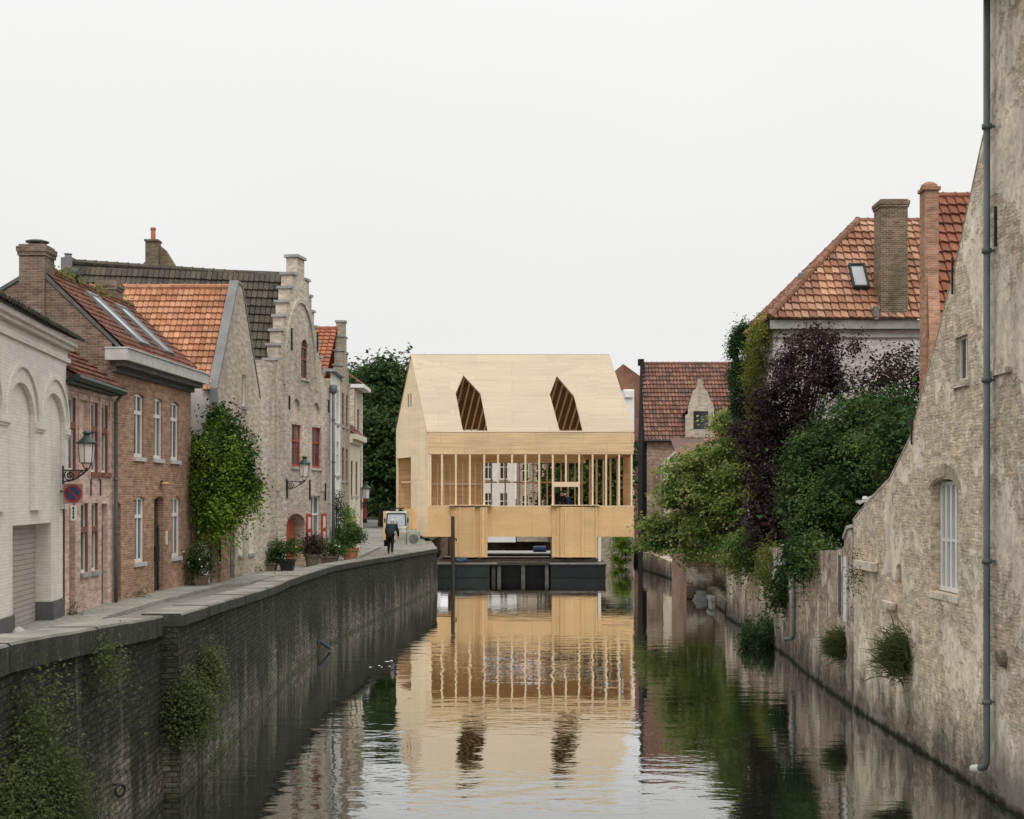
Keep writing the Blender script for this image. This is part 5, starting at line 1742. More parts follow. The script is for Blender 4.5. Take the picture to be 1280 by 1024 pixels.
b.tiles(V(9.8, 51.7, 11.74), V(1, 0, 0), vf, [(0, 0), (7.4, 0), (7.4, vf.length), (4.2, vf.length)], tw=.30, th=.40, amp=.075, seed=21, lift=.085)
b.tiles(V(9.8, 58.3, 11.74), V(0, -1, 0), vl, [(0, 0), (6.6, 0), (3.3, vl.length)], tw=.30, th=.40, amp=.075, seed=22, lift=.085)
b.poly([V(14, 55, 16.06), V(17.2, 55, 16.06), V(17.2, 58.3, 11.7), V(9.8, 58.3, 11.7)])
b.build('roof', 'tile_house', RH)
b = MB(); b.ridge(V(9.8, 51.7, 11.84), V(14, 55, 16.14), .15, .40); b.ridge(V(14, 55, 16.12), V(17.2, 55, 16.12), .13, .4); b.ridge(V(9.8, 58.3, 11.84), V(14, 55, 16.14), .15, .42)
b.build('hip_tiles', plain('weathered hip tile', (.22, .115, .075), .85, .2, .4, 3, .3), RH)
chimney(RH, px_(1099, 52), px_(1132.5, 52), 51.75, 52.75, 11.75, 16.3, 'brick_chim', .07)
b = MB(); b.fbox(FRf, px_(1094, 52) - 10, px_(1138, 52) - 10, 11.702, 11.80, -.1, .30); b.box(px_(1091, 51.8), px_(1097, 51.8), 51.6, 51.9, 11.7, 12.2); b.build('chimney_flashing', 'lead', RH)
nf = V(0, -(16.06 - 11.72), 3.3).normalized()
def uvroof(px, py):
    d = at(px, py, 1) - V(0, 0, CZ); p0 = V(9.8, 51.7, 11.74)
    q = V(0, 0, CZ) + d * ((p0 - V(0, 0, CZ)).dot(nf) / d.dot(nf))
    return (q - p0).dot(V(1, 0, 0)), (q - p0).dot(vf.normalized())
a_, v1_ = uvroof(1059, 335); c_, v0_ = uvroof(1086, 364)
rw = roof_window(V(9.8, 51.7, 11.74), V(1, 0, 0), vf, nf, a_, c_, v0_, v1_, RH, 'slate_dark', .27)
b = MB()
b.tube([(px_(1003.5, 54), 54.2, 13.0), (px_(1003.5, 54), 54.2, 13.62)], .1, 10); b.lathe((px_(1003.5, 54), 54.2, 13.6), [(.15, 0), (.15, .25), (.1, .3)], 10)
b.build('flue', 'zinc', RH)
# ---- brick pier and vivid red roof of the nearer house
o = thing('red_roof_house', 'house with vivid red pantile roof behind a brick end pier', 'house', (13, 41, 1))
b = MB()
x0, x1 = px_(1156.5, 40), px_(1173.5, 40)
b.box(x0, x1, 40.0, 40.55, .9, 14.0)
b.box(x0 - .05, x1 + .05, 39.95, 40.6, 14.002, 14.1)
b.lathe(((x0 + x1) / 2, 40.27, 14.1), [(.27, 0), (.24, .1), (.14, .17), (.03, .2)], 12)
b.box(x0 + .06, x1 + .02, 39.8, 39.998, .9, 9.6)
b.extr([V(x0 + .06, 39.8, 9.6), V(x1 + .02, 39.8, 9.6), V(x1 - .02, 39.997, 11.5), V(x0 + .06, 39.997, 11.5)], V(0, .002, 0))
b.build('end_pier', brickwork('orange brick pier', (.36, .16, .09), (.46, .235, .145), (.36, .29, .23), stain_amt=.35), o)
b = MB()
P0r = V(12.6, 40.66, 9.85); vr = V(0, 3.35, 4.8)
b.tiles(P0r, V(1, 0, 0), vr, [(0, 0), (6.5, 0), (6.5, vr.length), (.95, vr.length)], tw=.28, th=.42, amp=.075, seed=31, lift=.085)
b.ridge(P0r + vr + V(.95, 0, .05), P0r + vr + V(6.5, 0, .05), .13)
b.poly([P0r + vr + V(.95, 0, 0), P0r + vr + V(6.5, 0, 0), P0r + V(6.5, 6.7, 0), P0r + V(1.9, 6.7, 0)])
b.build('roof', 'tile_vivid', o)
b = MB(); b.wall(Fr((12.6, 40.8), (19, 40.8)), [(0, .9), (6.4, .9), (6.4, 9.8), (0, 9.8)])
f_ = Fr((14.45, 47.3), (12.62, 40.7)); b.wall(f_, [(0, .9), (f_.L, .9), (f_.L, 9.8), (f_.L / 2, 14.5), (0, 9.8)])
b.build('wall', 'brick_red', o)
# ---- brick house with stepped dormer, far right bank
o = thing('dormer_house', 'old brick house with brown pantile roof and gabled brick dormer', 'house', (12, 95, 0))
FG1 = Fr((8.82, 92), (16.5, 92)); FGs = Fr((9.45, 102), (8.82, 92))
wg = [(1.0, 1.9, 1.9, 3.6), (2.7, 3.6, 1.9, 3.6)]
b = MB(); b.wall(FG1, [(0, -.8), (FG1.L, -.8), (FG1.L, 8.7), (0, 8.7)], [lo(r) for r in wg], .15); b.build('wall', 'brick_g', o)
for r in wg: window(FG1, r, o, 'white_paint', .1, .06, 1, (.6,), 'stone', 'glass_dark')
b = MB(); b.wall(FGs, [(0, -.8), (FGs.L, -.8), (FGs.L + .02, 8.75), (FGs.L / 2 + .2, 14.55), (0, 8.75)], thick=.3); b.build('dark_gable', 'brick_black', o)
b = MB(); b.box(9.0, 9.4, 96.8, 97.3, 14.3, 14.75); b.build('gable_finial', 'brick_black', o)
vg = V(0, 5.1, 5.65)
b = MB(); b.tiles(V(8.95, 91.8, 8.75), V(1, 0, 0), vg, [(0, 0), (7.7, 0), (7.7, vg.length), (.25, vg.length)], tw=.24, th=.42, amp=.07, seed=41, strips=5, lift=.085)
b.ridge(V(9.2, 96.9, 14.42), V(16.6, 96.9, 14.42), .14)
b.poly([V(9.2, 96.9, 14.4), V(16.6, 96.9, 14.4), V(16.6, 102, 8.7), V(9.5, 102, 8.7)])
b.build('roof', 'tile_g', o)
b = MB(); b.tube([(8.9, 91.65, 8.72), (16.5, 91.65, 8.68)], .09, 8); b.build('gutter', 'iron', o)
FD1 = Fr((px_(857, 91.9), 91.9), (px_(896, 91.9), 91.9))
dl = FD1.L; m = dl * .47
wd = (dl * .25, dl * .73, 9.5, 10.72)
b = MB()
b.wall(FD1, [(0, 8.6), (dl, 8.6), (dl, 10.5), (dl - .18, 10.5), (dl - .18, 10.95), (m + .45, 12.1), (m + .18, 12.35), (m + .15, 12.9), (m - .15, 12.9), (m - .18, 12.35), (m - .45, 12.1), (.18, 10.95), (.18, 10.5), (0, 10.5)], [lo(wd)], .15, thick=.3)
d = b.build('dormer', 'brick_old', o)
b = MB(); b.fbox(FD1, wd[0], wd[1], wd[2], wd[3], -.16, -.15); b.build('pane', 'glass_dark', d)
b = MB(); b.tiles(V(px_(857, 91.9), 92.2, 10.6), V(0, 1, 0), V(m, 0, 1.7), [(0, 0), (3, 0), (3, 2.0), (0, 2.0)], th=.36); b.tiles(V(px_(896, 91.9), 92.2, 10.6), V(0, 1, 0), V(-(dl - m), 0, 1.7), [(0, 0), (3, 0), (3, 2.0), (0, 2.0)], th=.36); b.build('dormer_roof', 'tile_g', d)
# lean-to outhouse beside it
o = thing('lean_to', 'low rendered lean to with pale sloping parapet under the tree', 'outhouse', (11.5, 88, 1))
FL2 = Fr((px_(829, 88), 88), (px_(905, 88), 88))
b = MB(); b.wall(FL2, [(0, .5), (FL2.L, .5), (FL2.L, 8.5), (1.4, 8.3), (0, 6.9)], thick=.3); b.wall(Fr((px_(829, 88), 91.9), (px_(829, 88), 88)), [(0, .5), (3.9, .5), (3.9, 6.9), (0, 6.9)]); b.build('wall', 'brick_g', o)
b = MB(); b.prism(FL2, [(-.1, 6.92), (1.4, 8.32), (FL2.L, 8.52), (FL2.L, 8.64), (1.36, 8.46), (-.1, 7.06)], -.35, .06); b.build('parapet', 'sillstone', o)
# ---- low curved stone wall, landing and brick outbuilding
o = thing('embankment_wall', 'low curving pale stone wall along the far right water edge', 'wall', (9.4, 80, 0))
EX = [(58, 9.1), (65, 9.35), (70, 9.65), (75, 9.75), (79, 9.68), (85, 9.35), (92, 8.85)]
ET = [(58, .55), (65, .62), (70, .75), (79, 1.0), (92, 1.25)]
b = MB(); uu = 0
Ds = [58, 61, 65, 68, 70, 73, 75, 77, 79, 82, 85, 88, 92]
for Da, Db in zip(Ds, Ds[1:]):
    xa, xb, ta, tb = lerp_tab(EX, Da), lerp_tab(EX, Db), lerp_tab(ET, Da), lerp_tab(ET, Db)
    u1 = uu + math.hypot(xb - xa, Db - Da)
    b.poly([(xb, Db, -.8), (xa, Da, -.8), (xa, Da, ta), (xb, Db, tb)], [(-u1, -.8), (-uu, -.8), (-uu, ta), (-u1, tb)])
    b.poly([(xa, Da, ta), (xa + .6, Da, ta), (xb + .6, Db, tb), (xb, Db, tb)])
    b.poly([(xa + .6, Da, -.8), (xb + .6, Db, -.8), (xb + .6, Db, tb), (xa + .6, Da, ta)])
    uu = u1
b.build('masonry', 'canal_wall_low', o)
o = thing('brick_outbuilding', 'small red brick outbuilding with white sill and pale corner pier', 'outbuilding', (9.8, 66, .9))
FO = Fr((px_(858, 66), 66), (px_(906, 66), 66))
wo = (FO.u(872), FO.u(888), 2.65, 4.3)
b = MB(); b.wall(FO, [(0, -.5), (FO.L, -.5), (FO.L, 6.2), (0, 6.2)], [lo(wo)], .12); b.wall(Fr((px_(858, 66), 72), (px_(858, 66), 66)), [(0, -.5), (6, -.5), (6, 6.2), (0, 6.2)]); b.build('wall', 'brick_red', o)
window(FO, wo, o, 'white_paint', .1, .06, 1, (.6,), 'sillstone', 'glass')
b = MB(); b.fbox(FO, FO.L - .5, FO.L, -.5, 6.2, .003, .2); b.build('corner_pier', 'canal_wall_low', o)
b = MB(); b.fbox(FO, 0, FO.L - .5, -.5, 1.55, .003, .12); b.build('plinth', 'canal_wall_low', o)
b = MB(); b.poly([FO.P(-.2, 6.2, .3), FO.P(FO.L + .2, 6.2, .3), FO.P(FO.L + .2, 8, -5), FO.P(-.2, 8, -5)]); b.build('roof', 'tile_g', o)
o = thing('landing_stage', 'small stone landing slab at the water beside the garden wall', 'landing', (9, 62, 0))
b = MB(); b.box(px_(887, 62), px_(906, 62), 61.6, 63, .25, .42); b.box(px_(889, 62), px_(904, 62), 61.7, 63, -.6, .248); b.build('slab', 'stone', o)
b = MB()
for k in range(5): b.box(px_(874, 66) - .12 * k + .05, px_(880, 66) + .3, 66.2 - .3 * k, 66.5 - .3 * k, -.4, .75 - .17 * k)
b.build('steps', 'stone', o)

# ================================================================ far background
def far_house(name, label, x0, x1, D, zt, wallm, wins, roofm='tile_dark', ridge=3.5, dep=8):
    o = thing(name, label, 'house', ((x0 + x1) / 2, D, 1.5))
    f = Fr((x0, D), (x1, D))
    b = MB()
    b.wall(f, [(0, .5), (f.L, .5), (f.L, zt), (0, zt)], [lo(w) for w in wins], .15)
    b.wall(Fr((x0, D + dep), (x0, D)), [(0, .5), (dep, .5), (dep, zt), (dep / 2, zt + ridge), (0, zt)])
    b.wall(Fr((x1, D), (x1, D + dep)), [(0, .5), (dep, .5), (dep, zt), (dep / 2, zt + ridge), (0, zt)])
    b.build('wall', wallm, o)
    for w in wins: window(f, w, o, 'white_paint', .1, .07, 1, (.6,), 'stone', 'glass_dark')
    b = MB()
    b.tiles(V(x0 - .1, D - .3, zt), V(1, 0, 0), V(0, dep / 2 + .3, ridge), [(0, 0), (x1 - x0 + .2, 0), (x1 - x0 + .2, math.hypot(dep / 2 + .3, ridge)), (0, math.hypot(dep / 2 + .3, ridge))], tw=.4, th=.5, strips=3)
    b.poly([V(x0 - .1, D + dep / 2, zt + ridge), V(x1 + .1, D + dep / 2, zt + ridge), V(x1 + .1, D + dep, zt), V(x0 - .1, D + dep, zt)])
    b.build('roof', roofm, o)
    return o
far_house('far_white_house', 'white house with tall windows glimpsed through the pavilion studs', -3.2, .35, 132, 9.4, 'white_wall', [(.5, 1.3, z, z + 2.0) for z in (3.3, 6.6)] + [(2.0, 2.8, z, z + 2.0) for z in (3.3, 6.6)])
far_house('far_grey_house', 'grey brick house glimpsed through the pavilion right of the white one', .45, 3.6, 134, 9.2, 'grey_render', [(.5, 1.2, z, z + 1.8) for z in (3.3, 6.4)] + [(1.9, 2.6, z, z + 1.8) for z in (3.3, 6.4)], 'tile_brown')
far_house('far_pink_house', 'pale pink house glimpsed beside the trees through the pavilion', 3.7, 6.6, 130, 9.0, 'brick_b', [(.5, 1.2, z, z + 1.8) for z in (3.3, 6.4)] + [(1.7, 2.4, z, z + 1.8) for z in (3.3, 6.4)], 'tile_g')
o = thing('far_gable_house', 'distant dark tiled gable peeking between pavilion roof and brick house', 'house', (10.5, 122, 1))
fx = lambda px: (px - 640) * 122 / FPX
fz = lambda py: CZ - (py - HY) * 122 / FPX
b = MB(); b.extr([V(fx(766), 122, 1), V(fx(800), 122, 1), V(fx(800), 122, fz(470)), V(fx(779), 122, fz(455)), V(fx(766), 122, fz(466))], V(0, 6, 0)); b.build('wall', 'tile_brown', o)
b = MB(); b.box(fx(776), fx(789), 119, 121.9, 1, fz(490)); b.box(fx(777.5), fx(787), 118.8, 119, fz(500), fz(492)); b.build('stair_tower', 'white_wall', o)
o = thing('canal_end_wall', 'grey masonry bank closing the canal beyond the pavilion', 'wall', (0, 140, 0))
b = MB(); b.wall(Fr((-14, 139), (16, 139)), [(0, -.8), (30, -.8), (30, 2.3), (0, 2.3)], thick=.5); b.build('masonry', 'brick_dark', o)
o = thing('far_grey_shed', 'grey rendered shed wall at the water right of the pontoon', 'shed', (8, 104, 0))
b = MB(); b.extr([V(6.8, 104, -.6), V(9.3, 104, -.6), V(9.3, 104, 2.7), V(8.0, 104, 3.3), V(6.8, 104, 2.7)], V(0, 4, 0)); b.build('wall', 'grey_render', o)

# ================================================================ trees and climbing plants
pxz = at
def blob(px, py, D, rx, rz, ry=None, w=1.): return (tuple(at(px, py, D)), (rx, ry or rx, rz), w)
# creeper over the courtyard wall
bl = [blob(264, 570, 43.4, .62, .68, .55), blob(282, 535, 43.8, .48, .45, .45), blob(290, 570, 43.4, .66, .72, .55), blob(305, 603, 43.6, .5, .5, .5), blob(275, 612, 43.2, .75, .65, .55), blob(255, 598, 43.4, .4, .65, .45), blob(262, 645, 43.4, .26, .55, .35), blob(282, 640, 43.4, .36, .5, .35), blob(310, 622, 43.7, .26, .22, .3), blob(244, 560, 43.7, .22, .35, .3), blob(270, 520, 44.0, .3, .22, .3)]
o = plant_tree('creeper', 'big bright green creeper billowing over the courtyard wall', tuple(at(276, 728, 44.3)), bl, 'leaf_ivy', 230, 120, .10, 3, trunk_r=.035, cat='climber', spread=.2, flat=.8, shell=.6, droop=.6)
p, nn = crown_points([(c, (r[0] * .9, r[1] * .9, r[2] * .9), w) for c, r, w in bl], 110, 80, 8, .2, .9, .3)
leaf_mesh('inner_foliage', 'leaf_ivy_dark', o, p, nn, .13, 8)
# trees behind the street end
def big_tree(label, blobs, seed, base, nc=150, per=70, leaf='leaf_tree', size=.42, tr=.4):
    return plant_tree('broadleaf_tree', label, base, blobs, leaf, nc, per, size, seed, 'dark trees beyond the street', tr, spread=.8, flat=.6, shell=.5)
big_tree('tall dark green tree crowning the street end beside the pavilion', [blob(474, 498, 112, 2.6, 2.4), blob(476, 545, 110, 3.0, 3.0), blob(486, 595, 108, 2.4, 2.8), blob(490, 475, 113, 1.2, 1.3)], 21, (-10.5, 111, 2.3), 230, 80)
big_tree('lighter green tree leaning over the last house of the row', [blob(452, 500, 122, 2.3, 2.6), blob(445, 560, 120, 2.6, 3.2), blob(456, 470, 125, 1.4, 1.3)], 22, (-13.4, 121, 2.5), 150, 70)
big_tree('low dark shrubby tree shading the end of the rising street', [blob(470, 610, 146, 4.0, 2.6), blob(452, 600, 142, 3., 3.), blob(492, 615, 135, 3.2, 2.4)], 23, (-13, 146, 2.6), 170, 80, 'leaf_ivy_dark', .5)
big_tree('broad green tree standing behind the pavilion right half', [blob(708, 585, 112, 1.8, 2.8), blob(735, 575, 115, 2.0, 3.0), blob(722, 620, 110, 2.0, 1.8)], 24, (5.3, 113, 1.5), 120, 70)
big_tree('dark tree between the pavilion flank and the far shed', [blob(765, 590, 114, 1.8, 3.0), blob(750, 630, 112, 1.6, 1.8)], 25, (8.2, 114, 1.5), 80, 70)
plant_tree('waterside_bush', 'bright green bush at the water right of the pontoon', (px_(776, 97), 97, .3), [blob(775, 690, 97, .55, .9), blob(780, 676, 97.5, .5, .7)], 'leaf_ivy', 40, 60, .16, 26, trunk_r=.05, cat='bush', spread=.25)
# garden of the right bank
bl = [blob(925, 522, 62, 1.1, .6), blob(890, 572, 63, 1.6, .7), blob(925, 560, 62, 1.5, .9), blob(860, 600, 64, 1.4, .8), blob(905, 610, 62, 1.7, .9), blob(850, 640, 65, 1.2, .75), blob(890, 655, 62, 1.3, .7), blob(835, 665, 66, .8, .55), blob(938, 630, 60, 1.2, 1.0), blob(940, 530, 62, 1.1, .8), blob(838, 615, 65, .8, .4), blob(868, 690, 64, .8, .4), blob(822, 652, 66, .8, .35), blob(845, 580, 65, .7, .35), blob(818, 678, 66, .6, .3), blob(935, 590, 60.5, 1.2, .8), blob(925, 680, 60, 1.1, .5), blob(945, 665, 57, .9, .6)]
plant_tree('maple_tree', 'yellow green maple with layered branches leaning over the canal', (10.6, 61.5, .9), bl, 'leaf_maple', 430, 110, .16, 31, trunk_r=.17, spread=.38, flat=.22, shell=.4, droop=.15)
bl = [blob(1005, 440, 48, 1.1, .9, None, .55), blob(985, 480, 48, 1.3, 1.1, None, .7), blob(1035, 428, 48.5, 1.2, .6, None, .5), blob(960, 540, 48.5, 1.3, 1.4), blob(1000, 540, 47.5, 1.0, 1.4), blob(975, 610, 48, 1.2, 1.3), blob(965, 660, 47.5, .9, .9), blob(1035, 470, 48, .7, .7), blob(1000, 660, 46.5, 1.0, .6)]
plant_tree('purple_plum_tree', 'large dark purple leaved tree before the white house', (9.9, 48.3, .9), bl, 'leaf_purple', 420, 58, .12, 32, trunk_r=.13, spread=.19, flat=.9, shell=.15)
low_ = bl[3:8] + bl[-1:]
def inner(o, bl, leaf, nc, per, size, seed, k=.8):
    """filler leaves added deep in a crown; a dark leaf paints its inner shadow"""
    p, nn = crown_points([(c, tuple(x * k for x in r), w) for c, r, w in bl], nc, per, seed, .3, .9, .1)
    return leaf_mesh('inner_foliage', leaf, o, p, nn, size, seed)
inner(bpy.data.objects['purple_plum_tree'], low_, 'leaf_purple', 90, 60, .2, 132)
bl = [blob(1120, 460, 46, .75, .65), blob(1090, 480, 46, .7, .5), blob(1140, 480, 45.5, .5, .7)]
plant_tree('purple_shrub', 'smaller purple leaved shrub beside the brick pier', (13.0, 46, .9), bl, 'leaf_purple', 46, 60, .12, 33, trunk_r=.07, spread=.27, flat=.7, shell=.2)
bl = [blob(1075, 540, 42, 1.35, 1.0), blob(1100, 530, 42, 1.0, .9), blob(1040, 580, 42, 1.25, 1.1), blob(1090, 590, 40, 1.2, 1.1), blob(1015, 620, 42, .95, .9), blob(1060, 630, 40, 1.2, .85), blob(1125, 520, 40, .7, .8), blob(1030, 660, 40, .8, .45), blob(1115, 570, 37, .6, 1.0)]
plant_tree('evergreen_bush', 'round dark evergreen bush heaped above the garden wall', (10.6, 41, .9), bl, 'leaf_bush', 380, 130, .10, 34, trunk_r=.12, cat='bush', spread=.2, flat=.7, shell=.82)
inner(bpy.data.objects['evergreen_bush'], bl, 'leaf_ivy_dark', 150, 60, .2, 134)  # dark leaves stand in for shadow inside the bush and close its gaps
# ivy on the hipped roof house
bl = [blob(948, 440, 55, .6, 1.0, .8), blob(957, 430, 53.5, .55, .9, .6), blob(947, 480, 55, .5, 1.1, .8), blob(952, 480, 54, .55, 1.2, .6), blob(962, 415, 52.3, .4, .45, .4), blob(947, 560, 54, .5, 1.3, .8), blob(950, 630, 53.5, .5, 1.1, .8)]
o = thing('house_ivy', 'yellow green ivy clothing the canal side of the white house', 'climber', (9.8, 54, .9))
p, nn = crown_points(bl, 260, 90, 41, .15, 1.3, .75, .2)
leaf_mesh('foliage', 'leaf_yellow', o, p, nn, .10, 41)
p, nn = crown_points([(tuple(at(930, 455, 57.5)), (.55, .6, 1.6), 1.), (tuple(at(934, 500, 57)), (.6, .6, .8), 1.)], 220, 100, 42, .13, 1.2, .8)
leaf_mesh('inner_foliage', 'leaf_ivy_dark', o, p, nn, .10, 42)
b = MB()
for k in range(4): b.tube([(9.7, 53 + k, 1), (9.66, 53.1 + k, 5), (9.7, 52.8 + k, 9.5)], [.06, .045, .02], 6)
b.build('stem', 'bark', o)
# plants hanging over and growing on the garden wall
def hang(name, label, c, r, leaf, nc, per, size, seed, group=None, droop=.5):
    o = thing(name, label, 'plant', c, group)
    p, nn = crown_points([(tuple(c), r, 1.)], nc, per, seed, .16, 1.0, .4, droop)
    leaf_mesh('foliage', leaf, o, p, nn, size, seed)
    return o
hang('hanging_ivy', 'green ivy curtain spilling over the garden wall below the evergreen', at(1022, 690, 37), (.5, .9, .5), 'leaf_bush', 50, 70, .09, 51)
hang('hanging_creeper', 'yellowish creeper trailing down the garden wall by the hatch', at(962, 705, 46), (.35, 1.2, .75), 'leaf_yellow', 40, 60, .1, 52)
hang('ivy_patch', 'dark ivy patch in the corner left of the wall hatch', at(972, 725, 42.6), (.3, .6, .7), 'leaf_ivy_dark', 34, 60, .1, 53)
hang('moss_cushion', 'small green moss cushions stuck high on the garden wall', V(8.0, 31.2, 3.35), (.12, .5, .35), 'leaf_ivy_dark', 18, 34, .05, 54)
hang('waterline_bush', 'dark bush growing from the garden wall foot at the water', V(8.35, 45.5, .42), (.7, .9, .55), 'leaf_ivy_dark', 60, 60, .1, 55)
weed('wall_tuft', 'round grassy tuft growing from the garden wall near the white pipe', V(8.02, 33.0, 1.35), (-1, -.1, .1), 'leaf_weed', 1500, .42, 61, .6, rad=.15, width=.009, sag=.35)
weed('wall_tuft', 'larger grassy tuft growing low on the canal house wall', V(7.92, 27.5, 1.75), (-1, -.1, .1), 'leaf_weed', 1900, .5, 62, .7, rad=.2, width=.009, sag=.35)
for k, (px_k, D_k, rx, rz, leaf, lab) in enumerate(((1000, 38.6, .35, .45, 'leaf_ivy_dark', 'dark ivy tuft overhanging the garden wall right of the hatch'),
        (945, 49.0, .4, .75, 'leaf_bush', 'green shrub spilling down the garden wall below the purple tree'),
        (922, 53.0, .4, .6, 'leaf_maple', 'light green foliage drooping over the garden wall under the maple'))):
    hang('hanging_plant', lab, V(gx(D_k) - .1, D_k, lerp_tab(GT, D_k) - .1), (rx, 1.1, rz), leaf, 60, 70, .1, 150 + k)
# weeds on the quay wall
hang('quay_bush', 'bushy weed hanging on the quay wall below its coping block', V(-5.35, 22.6, 1.62), (.30, .32, .36), 'leaf_weed', 110, 90, .05, 63)
hang('quay_weed', 'smaller weed beside the bushy one on the quay wall', V(-5.45, 24.3, 1.95), (.2, .28, .26), 'leaf_weed', 60, 80, .05, 64)
hang('quay_weed', 'thin weed clump just under the near wall coping', V(-5.50, 18.4, 2.85), (.16, .3, .10), 'leaf_weed', 30, 50, .045, 65)
o = hang('ivy_bank', 'thick pale leaved ivy covering near end of the canal wall', V(-5.3, 14.9, 1.35), (.40, 1.5, .95), 'leaf_weed', 240, 130, .045, 66)
p, nn = crown_points([((-5.2, 14.2, .6), (.5, 1.3, .8), 1.), ((-5.45, 15.4, 2.7), (.25, .6, .35), .6)], 150, 100, 67, .14, 1.0, .4, .4)
leaf_mesh('inner_foliage', 'leaf_weed', o, p, nn, .05, 67)
for k, (fr_, u_, lab) in enumerate(((FB, .25, 'small green weed at the foot of the dark red door'), (FC, 6.9, 'small green weed at the far corner of the brown brick house'), (FC, 2.0, 'low weed at the base of the brown brick house front'), (FE, 5.2, 'tiny weed under the grey gable house blind windows'))):
    hang('street_weed', lab, fr_.P(u_, 2.24, .12), (.10, .16, .07), 'leaf_pot', 16, 40, .045, 90 + k)
# ---------------------------------------------------------------- pots and shrubs along the street
def pot(c, r, h, mat, parent, square=False):
    b = MB()
    b.lathe(c, [(r * .74, 0), (r * .95, h * .82), (r * 1.06, h * .83), (r * 1.06, h), (r * .9, h), (r * .88, h * .9)], 4 if square else 16, math.pi / 4)
    return b.build('pot', mat, parent, smooth=False)
def potted(name, label, px, D, r, h, mat, leaf, bl, nc, per, size, seed, square=False, flowers=None):
    c = V((px - 640) * D / FPX, D, street_z(D) + (.1 if square is None else .1))
    o = thing(name, label, 'plant', c, 'potted plants along the stepped gable house')
    if r: pot(c, r, h, mat, o, square)
    bb = [((c.x + x, c.y + y, c.z + z), rr, 1.) for x, y, z, rr in bl]
    p, nn = crown_points(bb, nc, per, seed, .12, .9, .3)
    leaf_mesh('foliage', leaf, o, p, nn, size, seed)
    if flowers:
        k = np.random.default_rng(seed).choice(len(p), 40)
        leaf_mesh('flowers', flowers, o, p[k] + np.array([0, -.05, .06]), nn[k], .09, seed + 1)
    return o
potted('courtyard_shrub', 'dark round shrub in a low trough beside the white courtyard door', 252, 42.6, .28, .3, 'stone_pot', 'leaf_bush', [(0, 0, .75, (.42, .35, .5))], 40, 60, .07, 71, True, 'flower_w')
potted('planted_trough', 'leafy green plants in a low trough at grey house corner', 336, 50.9, .45, .3, 'stone_pot', 'leaf_pot', [(-.1, 0, .5, (.5, .4, .4)), (.2, 0, .75, (.3, .3, .4))], 40, 55, .09, 72, True)
potted('potted_flowers', 'orange flowering plant in a square black pot before the red door', 359, 51.0, .40, .42, 'black_pot', 'leaf_pot', [(0, 0, .68, (.5, .4, .38)), (.15, 0, .9, (.3, .3, .3))], 36, 50, .08, 73, True, 'flower_o')
potted('bronze_plant', 'bronze leaved plant in a brown round pot under the shutters', 390.5, 53.6, .32, .5, 'stone_pot', 'leaf_bronze', [(0, 0, .85, (.42, .4, .38))], 40, 40, .1, 74)
potted('leafy_trough', 'light green bushy plants in a wide stone trough', 412, 55.6, .5, .35, 'stone_pot', 'leaf_pot', [(-.25, 0, .62, (.5, .4, .42)), (.3, 0, .65, (.5, .4, .4))], 50, 50, .08, 75, True, 'flower_w')
potted('terracotta_plant', 'tall green shrub in a large terracotta pot, last of the row', 438, 58.5, .36, .55, 'terracotta', 'leaf_pot', [(0, 0, 1.05, (.58, .5, .5)), (.25, 0, 1.2, (.4, .4, .4)), (-.3, 0, .9, (.4, .4, .4))], 60, 55, .085, 76)
def climber(label, px0, px1, py0, py1, fr, leaf, nc, seed):
    u = fr.u((px0 + px1) / 2)
    D = fr.A.y + u * fr.t.y
    z0, z1 = CZ - (py1 - HY) * D / FPX, CZ - (py0 - HY) * D / FPX
    c = fr.P(u, (z0 + z1) / 2, .2)
    o = thing('climbing_plant', label, 'climber', fr.P(u, street_z(D), .2))
    w = abs(fr.u(px1) - fr.u(px0)) / 2
    p, nn = crown_points([((c.x, c.y, c.z), (.2, w, (z1 - z0) / 2), 1.)], nc, 50, seed, .14, 1.2, .2)
    leaf_mesh('foliage', leaf, o, p, nn, .09, seed)
    b = MB(); b.tube([fr.P(u, street_z(D), .1), fr.P(u + .1, (z0 + z1) / 2, .12), fr.P(u, z1, .1)], [.03, .025, .01], 5); b.build('stem', 'bark', o)
climber('dark green climber on the white house wall by the drain pipe', 413.5, 420, 615, 690, F1, 'leaf_ivy_dark', 34, 81)
climber('green climber trained up the stepped brick house wall', 428, 435, 630, 690, F2, 'leaf_ivy', 40, 82)

